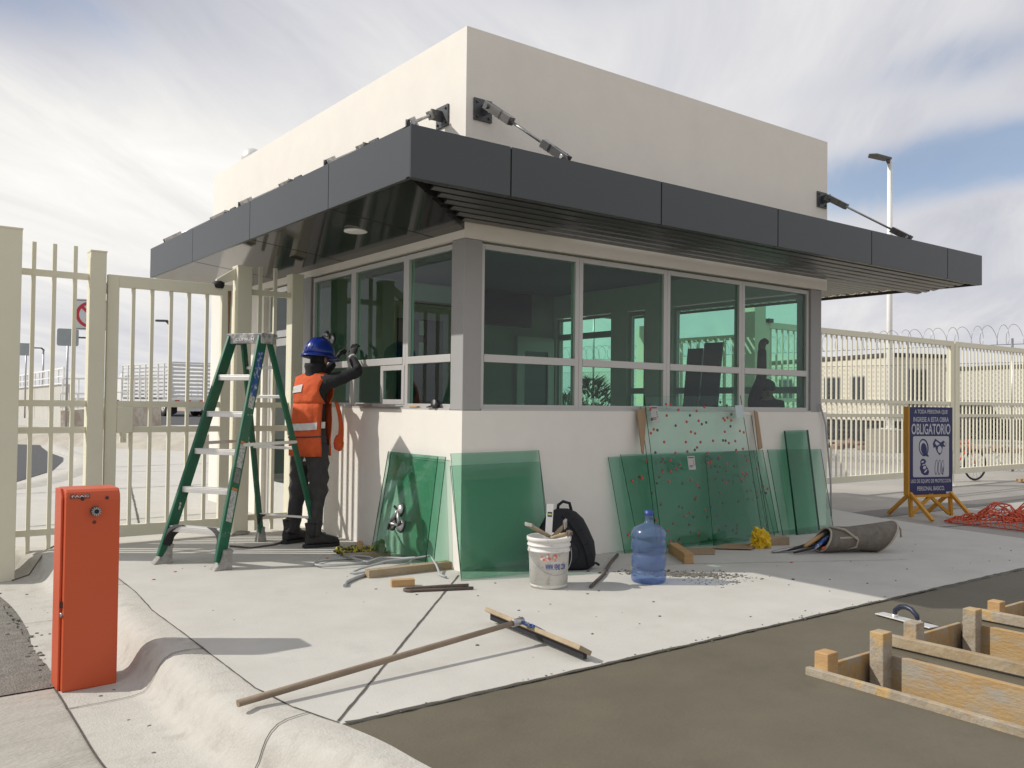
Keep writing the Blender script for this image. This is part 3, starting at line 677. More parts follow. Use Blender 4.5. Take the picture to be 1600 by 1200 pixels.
mb = MB(); mb.box(-1.93, -1.79, FY - .05, FY + .05, 1.03, 1.27); lk = part('lock_box', mb, cream, t, .006)
mb = MB(); mb.box(-1.88, -1.86, FY - .09, FY - .051, .98, 1.0); mb.box(-1.89, -1.85, FY - .06, FY + .04, .94, 1.04); part('latch', mb, cream, lk)
for z in (2.37, .35):
    mb = MB(); mb.tube([(-2.043, FY, z - .05), (-2.043, FY, z + .05)], .012, 8); part('hinge', mb, cream, t)

RY = 2.95
def sliding_gate(x0, x1, label, gap=.152, bolt=False):
    t = thing('sliding_gate', label, 'gate', ((x0 + x1) / 2, RY, -.02), 'long cream vehicle gates behind the booth')
    mb = MB(); mb.box(x0, x0 + .14, RY - .04, RY + .04, .02, 2.70); mb.box(x1 - .14, x1, RY - .04, RY + .04, .02, 2.70)
    mb.box(x0 + .14, x1 - .14, RY - .04, RY + .04, 2.60, 2.70); mb.box(x0 + .14, x1 - .14, RY - .04, RY + .04, .02, .13); part('gate_frame', mb, cream, t, .004)
    for z in (1.45, 1.20):
        mb = MB(); mb.box(x0 + .141, x1 - .141, RY - .022, RY + .022, z - .03, z + .03); part('rail', mb, cream, t)
    n_ = int((x1 - x0 - .28) / gap); st = (x1 - x0 - .28) / n_
    bars([x0 + .14 + st * (i + .5) for i in range(n_)], RY - .004, .131, 2.599, .0125, t)
    if bolt:
        mb = MB(); mb.tube([(x1 - .08, RY - .06, .5), (x1 - .08, RY - .06, -.2)], .013, 8); mb.lathe((x1 - .08, RY - .06, -.205), [(.06, 0), (.06, .008), (.015, .012)], 12); part('drop_bolt', mb, white, t)
sliding_gate(7.74, 13.90, 'long cream barred gate emerging from behind the booth, with a drop bolt', bolt=True)
sliding_gate(13.94, 20.2, 'long cream barred gate at the right edge, beyond the safety sign')
t = thing('gate_post', 'cream gate post seen through the booth windows, with a small camera', 'post', (7.6, 3.0, -.2))
mb = MB(); mb.box(7.44, 7.72, 2.86, 3.14, -.2, 2.95); part('shaft', mb, cream, t, .006)
mb = MB(); mb.tube([(7.74, 2.9, 2.72), (7.84, 2.9, 2.72)], .03, 8); mb.box(7.80, 7.92, 2.86, 2.94, 2.69, 2.75); part('lens', mb, black, t)
# shorter barred fence on the far side seen through the glass
t = thing('pedestrian_fence', 'cream barred fence seen through the booth side windows', 'fence', (7.45, 4.3, -.2))
for z in (2.45, 1.3, 1.05, .2):
    mb = MB(); mb.box(7.43, 7.47, 3.15, 5.2, z - .04, z + .04); part('rail', mb, cream, t)
first = None
for i in range(11):
    y = 3.28 + i * .185
    if first is None: mb = MB(); mb.box(7.43, 7.468, y - .019, y + .019, -.1, 2.449); first = part('bar', mb, cream, t); y_0 = y
    else: c = first.copy(); COL.objects.link(c); c.parent = t; c.location = first.location + V((0, y - y_0, 0))
mb = MB(); mb.box(7.36, 7.54, 5.2, 5.38, -.2, 2.75); part('end_post', mb, cream, t)

# ------------------------------------------------------------------ orange barrier cabinet
def barrier():
    x0, x1, y0, y1, z0, z1 = -3.02, -2.735, -.745, -.52, -.2, .872
    t = thing('barrier_cabinet', 'orange metal barrier cabinet standing on the gutter without its arm', 'barrier', ((x0 + x1) / 2, (y0 + y1) / 2, z0))
    mb = MB(); pr = []
    for (y, z) in [(y0, z0), (y0, z1 - .07)] + [(y0 + .05 * (1 - math.cos(a)), z1 - .07 + .06 * math.sin(a)) for a in (R(25), R(50), R(75), R(90))] + [(y1, z1 - .008), (y1, z0)]: pr.append((y, z))
    mb.prism([(p[0], p[1]) for p in pr], (x0 + .014, 0, 0), (0, 1, 0), (0, 0, 1), x1 - x0 - .014)
    b = part('casing', mb, orange, t, .008)
    mb = MB(); mb.prism([(y0 + .045, z0), (y0 + .045, z1 - .055), (y0 + .09, z1 - .006), (y1 - .006, z1 - .012), (y1 - .006, z0)], (x0, 0, 0), (0, 1, 0), (0, 0, 1), .0135); part('back_cover', mb, orange, t, .004)
    mb = MB(); mb.box(x0 - .002, x0 + .012, y0 + .02, y0 + .03, z0 + .44, z0 + .475); l = part('key_slot', mb, black, t)
    mb = MB(); mb.tube([(x0 + .002, y0 + .022, z0 + .405), (x0 + .016, y0 + .022, z0 + .405)], .012, 12); part('lock', mb, steel, t)
    c = V((-2.862, y0, .745))
    mb = MB(); mb.lathe(c - V((0, -.006, 0)), [(.026, 0), (.026, .016), (.021, .02), (.021, .034), (.0, .034)], 20, axis=(0, -1, 0)); sh = part('drive_shaft', mb, dsteel, t)
    mb = MB()
    for i in range(12):
        a = i * math.pi / 6; p = c + V((math.cos(a) * .018, -.03, math.sin(a) * .018)); mb.frame(p, (math.cos(a), 0, math.sin(a)), (0, 1, 0), (-math.sin(a), 0, math.cos(a)), .006, .006, .003)
    part('spline', mb, steel, sh)
    mb = MB(); mb.lathe(c - V((0, .0285, 0)), [(.0, 0), (.009, .0), (.009, .001), (0, .001)], 10, axis=(0, -1, 0)); part('bore', mb, black, sh)
    for dx, z in ((-.063, .812), (.058, .812), (-.003, .685)):
        mb = MB(); mb.lathe((c.x + dx, y0 + .004, z), [(.009, 0), (.009, .006), (.006, .0062), (.0, .003)], 12, axis=(0, -1, 0)); part('bolt_hole', mb, black, t)
    u = V((1, 0, 0)); vv = V((0, .32, 1)).normalized()
    text('FAAC', .096, (x0 + .083, y0 - .002, z1 - .045), u, vv, mat('logo_black', (.03, .03, .03), .4), t, height=.024, bold=.05, th=.002)
    text('FAAC', .084, (x0 + .083, y0 - .002, z1 - .045), u, vv, mat('logo_pale', (.65, .64, .62), .4), t, height=.013, th=.0035)
barrier()

# ------------------------------------------------------------------ step ladder
def ladder():
    F = V((-1.695, 1.39, 0)); B = V((-.585, 2.02, 0)); fwd = (B - F).normalized(); side = V((fwd.y, -fwd.x, 0))
    T = F.lerp(B, .55) + V((0, 0, 1.90)); upv = V((0, 0, 1))
    t = thing('step_ladder', 'green fibreglass step ladder with five aluminium treads standing open on the slab', 'ladder', tuple(F.lerp(B, .5)))
    wf, wt = .30, .165; rb, rtp = .325, .14
    front = {}
    for s_ in (-1, 1):
        a = F + side * wf * s_ + V((0, 0, .05)); b = T - fwd * .06 + side * wt * s_
        mb = MB(); d = (b - a).normalized(); nrm = d.cross(side).normalized()
        mb.beam(a, b, .028, .112, nrm); r = part('front_rail', mb, green, t, .006); front[s_] = (a, b)
        mb = MB(); q = F + side * (wf + .012) * s_; mb.loft([[q + V((x * 1.15, y * 1.15, z)) for x, y in ((-.06, -.05), (.07, -.05), (.07, .05), (-.06, .05))] if z == 0 else [q + d * .0 + fwd * (.03 + z * .3) + V((x * k, y * k, z)) for x, y in ((-.05, -.05), (.05, -.05), (.05, .05), (-.05, .05))] for z, k in ((0, 1), (.06, .95), (.11, .8), (.15, .85))], smooth=False)
        f_ = part('wrapped_foot', mb, dirtpl, t, .008)
        # black curved knee brace under the lowest tread
        mb = MB(); p0 = a + d * .10 - side * .014 * s_; p1 = a + d * .27 - side * .13 * s_; arc = []
        for i in range(9):
            u = i / 8; arc.append(p0.lerp(p1, u) + side * .045 * s_ * math.sin(u * math.pi) + V((0, 0, .02 * math.sin(u * math.pi))))
        rings = []
        for i, p in enumerate(arc):
            wdt = .035 + .07 * (i / 8) ** 2
            rings.append([p + side * s_ * wdt * .5 + nrm * .045, p - side * s_ * wdt * .3 + nrm * .045, p - side * s_ * wdt * .3 - nrm * .045, p + side * s_ * wdt * .5 - nrm * .045])
        mb.loft(rings, smooth=False); part('knee_brace', mb, rubber, t)
        a2 = B + side * rb * s_ + V((0, 0, .05)); b2 = T + fwd * .05 + side * rtp * s_; d2 = (b2 - a2).normalized()
        mb = MB(); mb.beam(a2, b2, .025, .058, d2.cross(side)); part('rear_rail', mb, green, t, .004)
        mb = MB(); q = B + side * (rb + .008) * s_; mb.loft([[q + V((x * k, y * k, z)) for x, y in ((-.04, -.04), (.04, -.04), (.04, .04), (-.04, .04))] for z, k in ((0, 1.15), (.05, 1.0), (.10, .8), (.14, .85))], smooth=False); part('wrapped_foot', mb, dirtpl, t, .006)
        # folding spreader bars
        m1 = a.lerp(b, .50) + side * .02 * s_; m2 = a2.lerp(b2, .5) + side * .02 * s_
        mid = m1.lerp(m2, .5) - V((0, 0, .0))
        mb = MB(); mb.beam(m1, m2, .008, .028); mb.tube([m1 - side * .01, m1 + side * .012], .012, 8); mb.tube([m2 - side * .01, m2 + side * .012], .012, 8); mb.tube([mid - side * .008, mid + side * .01], .012, 8); part('spreader', mb, alu, t)
        front[s_ * 10] = (a2, b2)
    for i in range(5):
        z = .30 + i * .315
        u = (z - .05) / (1.90 - .05)
        p0 = front[-1][0].lerp(front[-1][1], u); p1 = front[1][0].lerp(front[1][1], u)
        mb = MB(); c = (p0 + p1) / 2; L_ = (p1 - p0).length / 2 - .014
        mb.frame(c, side, fwd, upv, L_, .042, .006); mb.frame(c - fwd * .038 - upv * .024, side, fwd, upv, L_, .004, .018); mb.frame(c + fwd * .038 - upv * .024, side, fwd, upv, L_, .004, .018)
        o = part('tread', mb, alu, t, .002)
        mb = MB()
        for e, s_ in ((p0, -1), (p1, 1)):
            for k in (-.02, .02): mb.tube([e + fwd * k + side * s_ * .012 - upv * .02, e + fwd * k + side * s_ * .019 - upv * .02], .006, 6)
        part('rivet', mb, steel, o)
    for u in (.12, .47, .72, .86):
        p0 = front[-10][0].lerp(front[-10][1], u); p1 = front[10][0].lerp(front[10][1], u)
        mb = MB(); mb.beam(p0, p1, .03 if u < .6 else .02, .028 if u > .2 else .02); part('rear_brace', mb, alu, t, .002)
    mb = MB(); p0 = front[-10][0].lerp(front[-10][1], .12); p1 = front[10][0].lerp(front[10][1], .12)
    for p, s_ in ((p0, 1), (p1, -1)):
        mb.prism([(0, 0), (.10, .0), (.03, -.035), (0, -.10)], p, side * s_, upv, .02)
    part('rear_gusset', mb, rubber, t)
    mb = MB(); c = T + V((0, 0, .012)); mb.frame(c - upv * .0, side, fwd, upv, .20, .105, .022); mb.frame(c - upv * .035 - fwd * .095, side, fwd, upv, .195, .009, .035); mb.frame(c - upv * .035 + side * .19, fwd, side, upv, .09, .009, .035); mb.frame(c - upv * .035 - side * .19, fwd, side, upv, .09, .009, .035)
    tc_ = part('top_cap', mb, mat('scuffed_top_cap', (.20, .20, .20), .6, col2=(.5, .49, .47), vscale=14, thr=(.45, .6)), t, .008)
    text('CUPRUM', .20, c - fwd * .1045 - upv * .03 + side * .01, side, upv, white, tc_, height=.026, th=-.0015 + .003, bold=.01)
    # stickers on the outer face of the right rail
    a, b = front[1]; d = (b - a).normalized(); nn = d.cross(side).normalized()
    if nn.z < 0: nn = -nn
    for u0, u1, m_, nm in ((.17, .30, lab_w, 'warning_sticker'), (.302, .312, lab_o, 'warning_sticker'), (.40, .50, lab_w, 'warning_sticker'), (.502, .515, lab_o, 'warning_sticker'), (.335, .395, mat('sticker_dark', (.09, .09, .09), .6, col2=(.3, .3, .29), vscale=50), 'warning_sticker'), (.72, .93, bluel, 'brand_sticker'), (.665, .72, lab_w, 'brand_sticker')):
        mb = MB(); p = a.lerp(b, (u0 + u1) / 2); mb.frame(p + side * .0150, d, nn, side, (b - a).length * (u1 - u0) / 2, .034, .0008); part(nm, mb, m_, t)
    a, b = front[-1]
    mb = MB(); p = a.lerp(b, .23); mb.frame(p + side * .0150, d, nn, side, .05, .01, .0008); part('brand_sticker', mb, lab_w, t)
ladder()

# ------------------------------------------------------------------ people
def glove(parent, wrist, d, palm, mt, curl=.5, name='glove', mirror=1, sc=1.0, spread=.25):
    """a hand: palm and five bent fingers of different lengths; d = direction of the hand, palm = palm normal"""
    wrist = V(wrist); d = V(d).normalized(); palm = V(palm); palm = (palm - d * palm.dot(d)).normalized(); s_ = d.cross(palm).normalized() * mirror
    J = {'w': (wrist, .026 * sc), 'p0': (wrist + d * .04 * sc, (.040 * sc, .019 * sc)), 'p1': (wrist + d * .085 * sc, (.042 * sc, .016 * sc))}
    E_ = [('w', 'p0'), ('p0', 'p1')]
    for i, (off, ln) in enumerate(((.033, .072), (.011, .082), (-.011, .076), (-.032, .058))):
        ang = 0; p = wrist + d * .088 * sc + s_ * off * sc; k = f'f{i}0'; J[k] = (p, .0115 * sc); E_.append(('p1', k)); dirn = (d + s_ * off * spread * 12).normalized()
        for q in range(3):
            ang += curl * (.7 + .12 * i); dd = dirn * math.cos(ang) + palm * math.sin(ang); p = p + dd * ln * sc * (.46, .31, .23)[q]
            k2 = f'f{i}{q + 1}'; J[k2] = (p, (.0105, .0095, .008)[q] * sc); E_.append((k, k2)); k = k2
    p = wrist + d * .035 * sc + s_ * .036 * sc; J['t0'] = (p, .014 * sc); E_.append(('p0', 't0'))
    p = p + (d * .6 + s_ * .75 + palm * .25).normalized() * .038 * sc; J['t1'] = (p, .0125 * sc); E_.append(('t0', 't1'))
    p = p + (d * .9 + s_ * .25 + palm * .45).normalized() * .032 * sc; J['t2'] = (p, .0095 * sc); E_.append(('t1', 't2'))
    return skin_mesh(name, J, E_, 'w', [mt], 2, None, parent)

def face(parent, c, f, r_, hd=.1):
    """nose, eyes, ears and mouth on a head centred at c, facing f, with r_ its right side"""
    c = V(c); f = V(f).normalized(); r_ = V(r_).normalized(); u = r_.cross(f)
    mb = MB(); mb.lump(c + f * hd * 1.02 - u * .012, .017, .1, 1, 2, (1, 1, 1.5), smooth=True); part('nose', mb, skin, parent)
    for s_ in (-1, 1):
        mb = MB(); mb.lump(c + f * hd * .9 + r_ * .034 * s_ + u * .016, .011, 0, 1, 2, smooth=True); part('eye', mb, mat('eye_dark', (.05, .04, .03), .2), parent)
        mb = MB(); mb.lump(c + r_ * hd * .82 * s_ - f * .005, .03, .1, 4, 2, (.5, .5, 1.1), smooth=True); part('ear', mb, skin, parent)
    mb = MB(); mb.tube([c + f * hd * .93 - u * .048 - r_ * .022, c + f * hd * .97 - u * .05, c + f * hd * .93 - u * .048 + r_ * .022], .006, 8); part('mouth', mb, mat('lip', (.2, .08, .06), .6), parent)

def boot(parent, heel, d, mt, name='boot', ln=.29):
    heel = V(heel); d = V(d).normalized(); s_ = V((d.y, -d.x, 0)); rings = []
    for t_, wd, ht in ((-.02, .032, .10), (.0, .040, .125), (.06, .046, .135), (.11, .046, .11), (.16, .05, .085), (.22, .05, .07), (.27, .036, .055), (ln, .012, .03)):
        c = heel + d * t_; ring = []
        for a in range(14):
            an = 2 * math.pi * a / 14; x = math.cos(an) * wd; z = math.sin(an); z = (z + 1) / 2 * ht if z > 0 else (z + 1) / 2 * ht * .6
            ring.append(c + s_ * x * (1.12 if z < .03 else 1) + V((0, 0, .022 + z)))
        rings.append(ring)
    mb = MB(); mb.loft(rings)
    mb.tube([heel + d * .035 + V((0, 0, .09)), heel + d * .03 + V((0, 0, .15)), heel + d * .025 + V((0, 0, .21))], [.052, .05, .055], 14)
    for i in range(5):
        q = heel + d * (.085 + .022 * i) + V((0, 0, .185 - .024 * i)); mb.tube([q - s_ * .028, q + V((0, 0, .008)), q + s_ * .028], .0045, 5)
    q = heel + d * .1 + V((0, 0, .2)); mb.tube([q + s_ * .03 + V((math.cos(a) * .03, math.sin(a) * .03, .01 * math.sin(a * 2))) for a in [i * .7 for i in range(9)]], .0035, 5)
    o = part(name, mb, mt, parent)
    mb = MB(); a = []
    for t_, wd in ((-.045, .02), (-.03, .04), (.06, .05), (.10, .048), (.18, .055), (.25, .048), (ln + .0, .02)): a.append((t_, wd))
    mb.prism([(t_, wd) for t_, wd in a] + [(t_, -wd) for t_, wd in a[::-1]], heel, d, V((-d.y, d.x, 0)), .028); part('sole', mb, rubber, o, .005)
    return o

def worker():
    f = V((.90, .44, 0)).normalized(); r_ = V((f.y, -f.x, 0)); u = V((0, 0, 1))
    base = V((-.46, 1.86, 0))
    t = thing('person', 'worker in orange vest and blue hard hat reaching up to the booth window', 'person', tuple(base))
    P = base + u * .90
    ch = P + u * .30 + f * .01; nk = P + u * .56 + f * .045; hd = V((-.375, 1.885, 1.60))
    sR = P + u * .51 + r_ * .185 + f * .03; sL = P + u * .52 - r_ * .185 + f * .06
    eR = V((-.135, 1.55, 1.50)); wR = V((-.085, 1.79, 1.625)); eL = V((-.30, 2.17, 1.40)); wL = V((-.10, 2.12, 1.60))
    hR = P - u * .03 + r_ * .085; hL = P - u * .03 - r_ * .085
    kR = V((-.42, 1.76, .48)); kL = V((-.50, 2.0, .48)); aR = V((-.47, 1.73, .10)); aL = V((-.545, 2.03, .10))
    J = {'pel': (P, (.14, .108)), 'ch': (ch, (.145, .110)), 'ub': (P + u * .46 + f * .03, (.13, .10)), 'nk': (nk, .062), 'jaw': (hd - u * .055, (.072, .075)), 'hd': (hd + u * .02, (.082, .094)), 'cr': (hd + u * .095, (.06, .07)),
         'sR': (sR, .072), 'eR': (eR, .052), 'wR': (wR, .035), 'sL': (sL, .072), 'eL': (eL, .052), 'wL': (wL, .035),
         'hR': (hR, .090), 'kR': (kR, .072), 'cR': (kR.lerp(aR, .35) - f * .015, .072), 'aR': (aR, .055), 'hL': (hL, .090), 'kL': (kL, .072), 'cL': (kL.lerp(aL, .35) - f * .015, .072), 'aL': (aL, .055)}
    E_ = [('pel', 'ch'), ('ch', 'ub'), ('ub', 'nk'), ('nk', 'jaw'), ('jaw', 'hd'), ('hd', 'cr'), ('ub', 'sR'), ('sR', 'eR'), ('eR', 'wR'), ('ub', 'sL'), ('sL', 'eL'), ('eL', 'wL'), ('pel', 'hR'), ('hR', 'kR'), ('kR', 'cR'), ('cR', 'aR'), ('pel', 'hL'), ('hL', 'kL'), ('kL', 'cL'), ('cL', 'aL')]
    def paint(c):
        if (c - hd).length < .14 and (c - hd).dot(f) > .015 and c.z > 1.56: return 0
        return 2 if c.z < .93 and (c - base).xy.length < .5 else 1
    body = skin_mesh('body', J, E_, 'pel', [skin, sleeve, denim], 2, paint, t)
    # creases in the cloth
    tx = bpy.data.textures.new('crease', 'CLOUDS'); tx.noise_scale = .055
    dm = body.modifiers.new('crease', 'DISPLACE'); dm.texture = tx; dm.strength = .022; dm.mid_level = .5
    face(t, hd, f, r_, .095)
    # loose trouser legs over the skin of the legs
    for h_, k_, a_ in ((hR, kR, aR), (hL, kL, aL)):
        rings = []
        for i in range(15):
            q = i / 14; c = h_.lerp(k_, q * 2) if q < .5 else k_.lerp(a_, q * 2 - 1)
            rad = .106 - .024 * min(1, q * 1.6) - (.018 if q > .62 else 0) + .010 * math.sin(q * 40)
            rings.append([c + V((math.cos(b_) * rad * (1 + .10 * noise.noise(V((b_ * 2, i * .9, h_.x * 9)))), math.sin(b_) * rad * (1 + .10 * noise.noise(V((b_ * 2, i * .9, 4 + h_.y)))), .012 * math.sin(b_ * 3 + i))) for b_ in [2 * math.pi * j / 18 for j in range(18)]])
        mb = MB(); mb.loft(rings); part('trouser_leg', mb, denim, t)
    mb = MB(); mb.loft([[V((base.x, base.y, z)) + r_ * math.cos(a) * wd + f * (math.sin(a) * dp - .005) for a in [2 * math.pi * j / 28 for j in range(28)]] for z, wd, dp in ((1.0, .155, .115), (.92, .165, .122), (.84, .172, .13), (.77, .176, .13), (.72, .165, .118), (.69, .11, .08))]); part('trouser_seat', mb, denim, t)
    boot(t, (-.53, 1.72, 0), (1, -.12, 0), bootm); boot(t, (-.60, 2.04, 0), (.95, .25, 0), bootm)
    # vest: rings round the trunk with open arm holes
    def vest_ring(z, wd, dp, n=40, shift=0., nz=.017, sd=0):
        c = V((base.x, base.y, 0)) + f * shift; out = []
        nz = nz * min(1, max(.12, (1.24 - z) / .2))
        for j in range(n):
            a = R(36 + 302 * j / (n - 1)); x = math.copysign(abs(math.cos(a)) ** .75, math.cos(a)) * wd; y = math.copysign(abs(math.sin(a)) ** .85, math.sin(a)) * dp
            k = 1 + nz * 6 * noise.noise(V((math.cos(a) * 3, math.sin(a) * 3, z * 5 + sd))) + nz * 3 * math.sin(a * 9 + z * 7)
            out.append(c + r_ * x * k + f * y * k + u * z)
        return out
    Z = [(.77, .192, .156, .0), (.84, .19, .153, .0), (.92, .184, .147, .0), (1.0, .18, .141, .005), (1.08, .178, .136, .01), (1.16, .18, .135, .015), (1.22, .18, .134, .02)]
    mb = MB(); mb.loft([vest_ring(z, a, b, shift=s_) for z, a, b, s_ in Z], caps=False, loop=False)
    # yoke: back panel and two fronts above the arm holes, joined on the shoulders
    def yoke(sgn):
        rows = []
        for i in range(9):
            q = i / 8; z = 1.22 + .265 * q; hw = .180 - .040 * math.sin(min(1, q * 1.25) * math.pi / 2) + .035 * max(0, q - .6) / .4; hw *= .95 + .05 * min(1, q * 3); row = []
            for j in range(13):
                x = -1 + 2 * j / 12
                k_ = min(1, q * 2.2); dp = (.135 - .072 * q ** 3) * sgn * ((1 - .985 * abs(x) ** 2.67) ** .425 * (1 - k_) + (1 - .16 * x * x) * k_) + .02 + .025 * q
                zz = z - (.035 * q * abs(x) ** 1.5)
                row.append(V((base.x, base.y, 0)) + r_ * (x * hw) + f * (dp + .006 * noise.noise(V((x * 4, z * 9, sgn)))) + u * zz)
            rows.append(row)
        return rows
    yb = yoke(-1); yf = yoke(1); mb.loft(yb, loop=False, caps=False); mb.loft(yf, loop=False, caps=False)
    for sl_ in (slice(0, 5), slice(8, 13)): mb.loft([yb[-1][sl_], [(p + q) / 2 + u * .02 for p, q in zip(yb[-1][sl_], yf[-1][sl_])], yf[-1][sl_]], loop=False, caps=False)
    ve = part('vest', mb, vest, t); so_ = ve.modifiers.new('thick', 'SOLIDIFY'); so_.thickness = .006
    def band(a0, a1, z0, z1, tilt, m_, nm, ex=.006):
        b = MB(); rows = []
        for z in (z0, z1):
            row = []
            for i in range(15):
                a = R(a0 + (a1 - a0) * i / 14); zz = z + tilt * (i / 14 - .5)
                k = [q for q in Z if q[0] <= min(zz, 1.22)][-1]; kn = Z[min(Z.index(k) + 1, 6)]; w_ = 0 if kn is k else (min(zz, 1.22) - k[0]) / (kn[0] - k[0])
                wd = k[1] + (kn[1] - k[1]) * w_ + ex; dp = k[2] + (kn[2] - k[2]) * w_ + ex; sh = k[3] + (kn[3] - k[3]) * w_
                x = math.copysign(abs(math.cos(a)) ** .75, math.cos(a)) * wd; y = math.copysign(abs(math.sin(a)) ** .85, math.sin(a)) * dp
                kk = 1 + .102 * noise.noise(V((math.cos(a) * 3, math.sin(a) * 3, zz * 5))) + .051 * math.sin(a * 9 + zz * 7)
                row.append(V((base.x, base.y, 0)) + f * sh + r_ * x * kk + f * y * kk + u * zz)
            rows.append(row)
        b.loft(rows, loop=False, caps=False); part(nm, b, m_, ve)
    band(185, 318, .985, 1.045, .03, refl, 'reflective_band', .010); band(333, 352, 1.01, 1.065, 0, refl, 'reflective_band', .010); band(190, 232, .955, .99, .04, refl, 'reflective_band', .013)
    band(180, 340, .925, .937, .02, black, 'waist_cord', .008)
    b = MB(); rows = []
    for q in (.42, .62):
        row = []
        for i in range(7): p = yb[int(q * 8)][i] if False else yb[round(q * 8)][0].lerp(yb[round(q * 8)][6], i / 6) - f * .010; row.append(yb[round(q * 8)][i] - f * .008)
        rows.append(row)
    b.loft([r0[:6] for r0 in rows], loop=False, caps=False); part('reflective_band', b, refl, ve)
    # loose front flap of the vest
    b = MB(); rows = []
    for i in range(10):
        q = i / 9; z = 1.24 - .36 * q; c = V((base.x, base.y, 0)) + r_ * (.13 + .03 * q) + f * (.17 + .05 * math.sin(q * 3))
        rows.append([c + f * .0 + u * z, c + f * (.03 + .02 * q) + r_ * .015 + u * z, c + f * (.05 + .05 * q) - r_ * .01 + u * (z - .01)])
    b.loft(rows, loop=False, caps=False); o = part('vest_flap', b, vest, ve); o.modifiers.new('thick', 'SOLIDIFY').thickness = .005
    b = MB(); b.lump(V((base.x, base.y, 0)) + r_ * .16 + f * .21 + u * .87, .065, .5, 5, 2, (.7, .7, 1.2)); part('vest_pocket', b, vest, ve)
    b = MB(); q = V((base.x, base.y, 0)) + r_ * .045 - f * .128 + u * .745; ex_ = (r_).normalized(); b.prism([(-.018, -.016), (.016, -.013), (.0, .02)], q, ex_, u, .003); part('trouser_patch', b, mat('patch_white', (.62, .62, .62), .7), t)
    # hard hat
    def hat():
        c = hd + u * .035; tl = R(-6); hf = (f * math.cos(tl) + u * math.sin(tl)).normalized(); hu = r_.cross(hf); rings = []
        b = MB()
        for i in range(10):
            ph = i / 9 * math.pi / 2; row = []
            for j in range(40):
                a = 2 * math.pi * j / 40; rg = .008 * max(0, 1 - abs(math.cos(a)) * 6) * math.cos(ph)
                e = math.cos(ph) ** .8
                row.append(c + (r_ * math.cos(a) * .134 + hf * math.sin(a) * .157) * e + hu * (.012 + .145 * math.sin(ph) ** .95 + rg))
            rings.append(row)
        b.loft(rings, caps=True)
        for off in (-.03, 0, .03):
            b.tube([c + r_ * off + hf * (.157 * math.sqrt(max(0, 1 - (off / .134) ** 2)) * math.cos(p)) + hu * (.012 + .149 * math.sin(p)) for p in [R(12 + 156 * k / 18) for k in range(19)]], .006, 6)
        shell = part('hard_hat', b, bluehat, t)
        b = MB(); inn = []; out = []; out2 = []
        for j in range(44):
            a = 2 * math.pi * j / 44; ex = .022 + .04 * max(0, math.sin(a)) ** 2 + .014 * max(0, -math.sin(a)) ** 2
            inn.append(c + r_ * math.cos(a) * .132 + hf * math.sin(a) * .155 + hu * .014); out.append(c + r_ * math.cos(a) * (.132 + ex) + hf * math.sin(a) * (.155 + ex) - hu * (.004 + ex * .2)); out2.append(out[-1] - hu * .008)
        b.loft([inn, out, out2, [p - hu * .008 for p in inn]], closed=True); part('brim', b, bluehat, shell)
    hat()
    b = MB(); cb_ = nk + u * .01; b.loft([[cb_ + V((math.cos(a) * rr, math.sin(a) * rr, z)) for a in [2 * math.pi * j / 20 for j in range(20)]] for rr, z in ((.098, -.05), (.086, -.01), (.084, .035), (.094, .07), (.09, .10))]); part('neck_hood', b, sleeve, t)
    glove(t, wR, V((.25, .20, 1)), V((.9, .4, -.1)), rubber, .45, mirror=1); glove(t, wL, V((.45, -.1, .9)), V((.7, -.5, -.2)), rubber, .6, mirror=-1)
    b = MB(); d_ = (wR - eR).normalized(); b.tube([wR - d_ * .03, wR + d_ * .0], .043, 14); part('cuff', b, lab_w, t)
    return t
worker_root = worker(); worker_root.scale = (1.03, 1.03, 1.085)
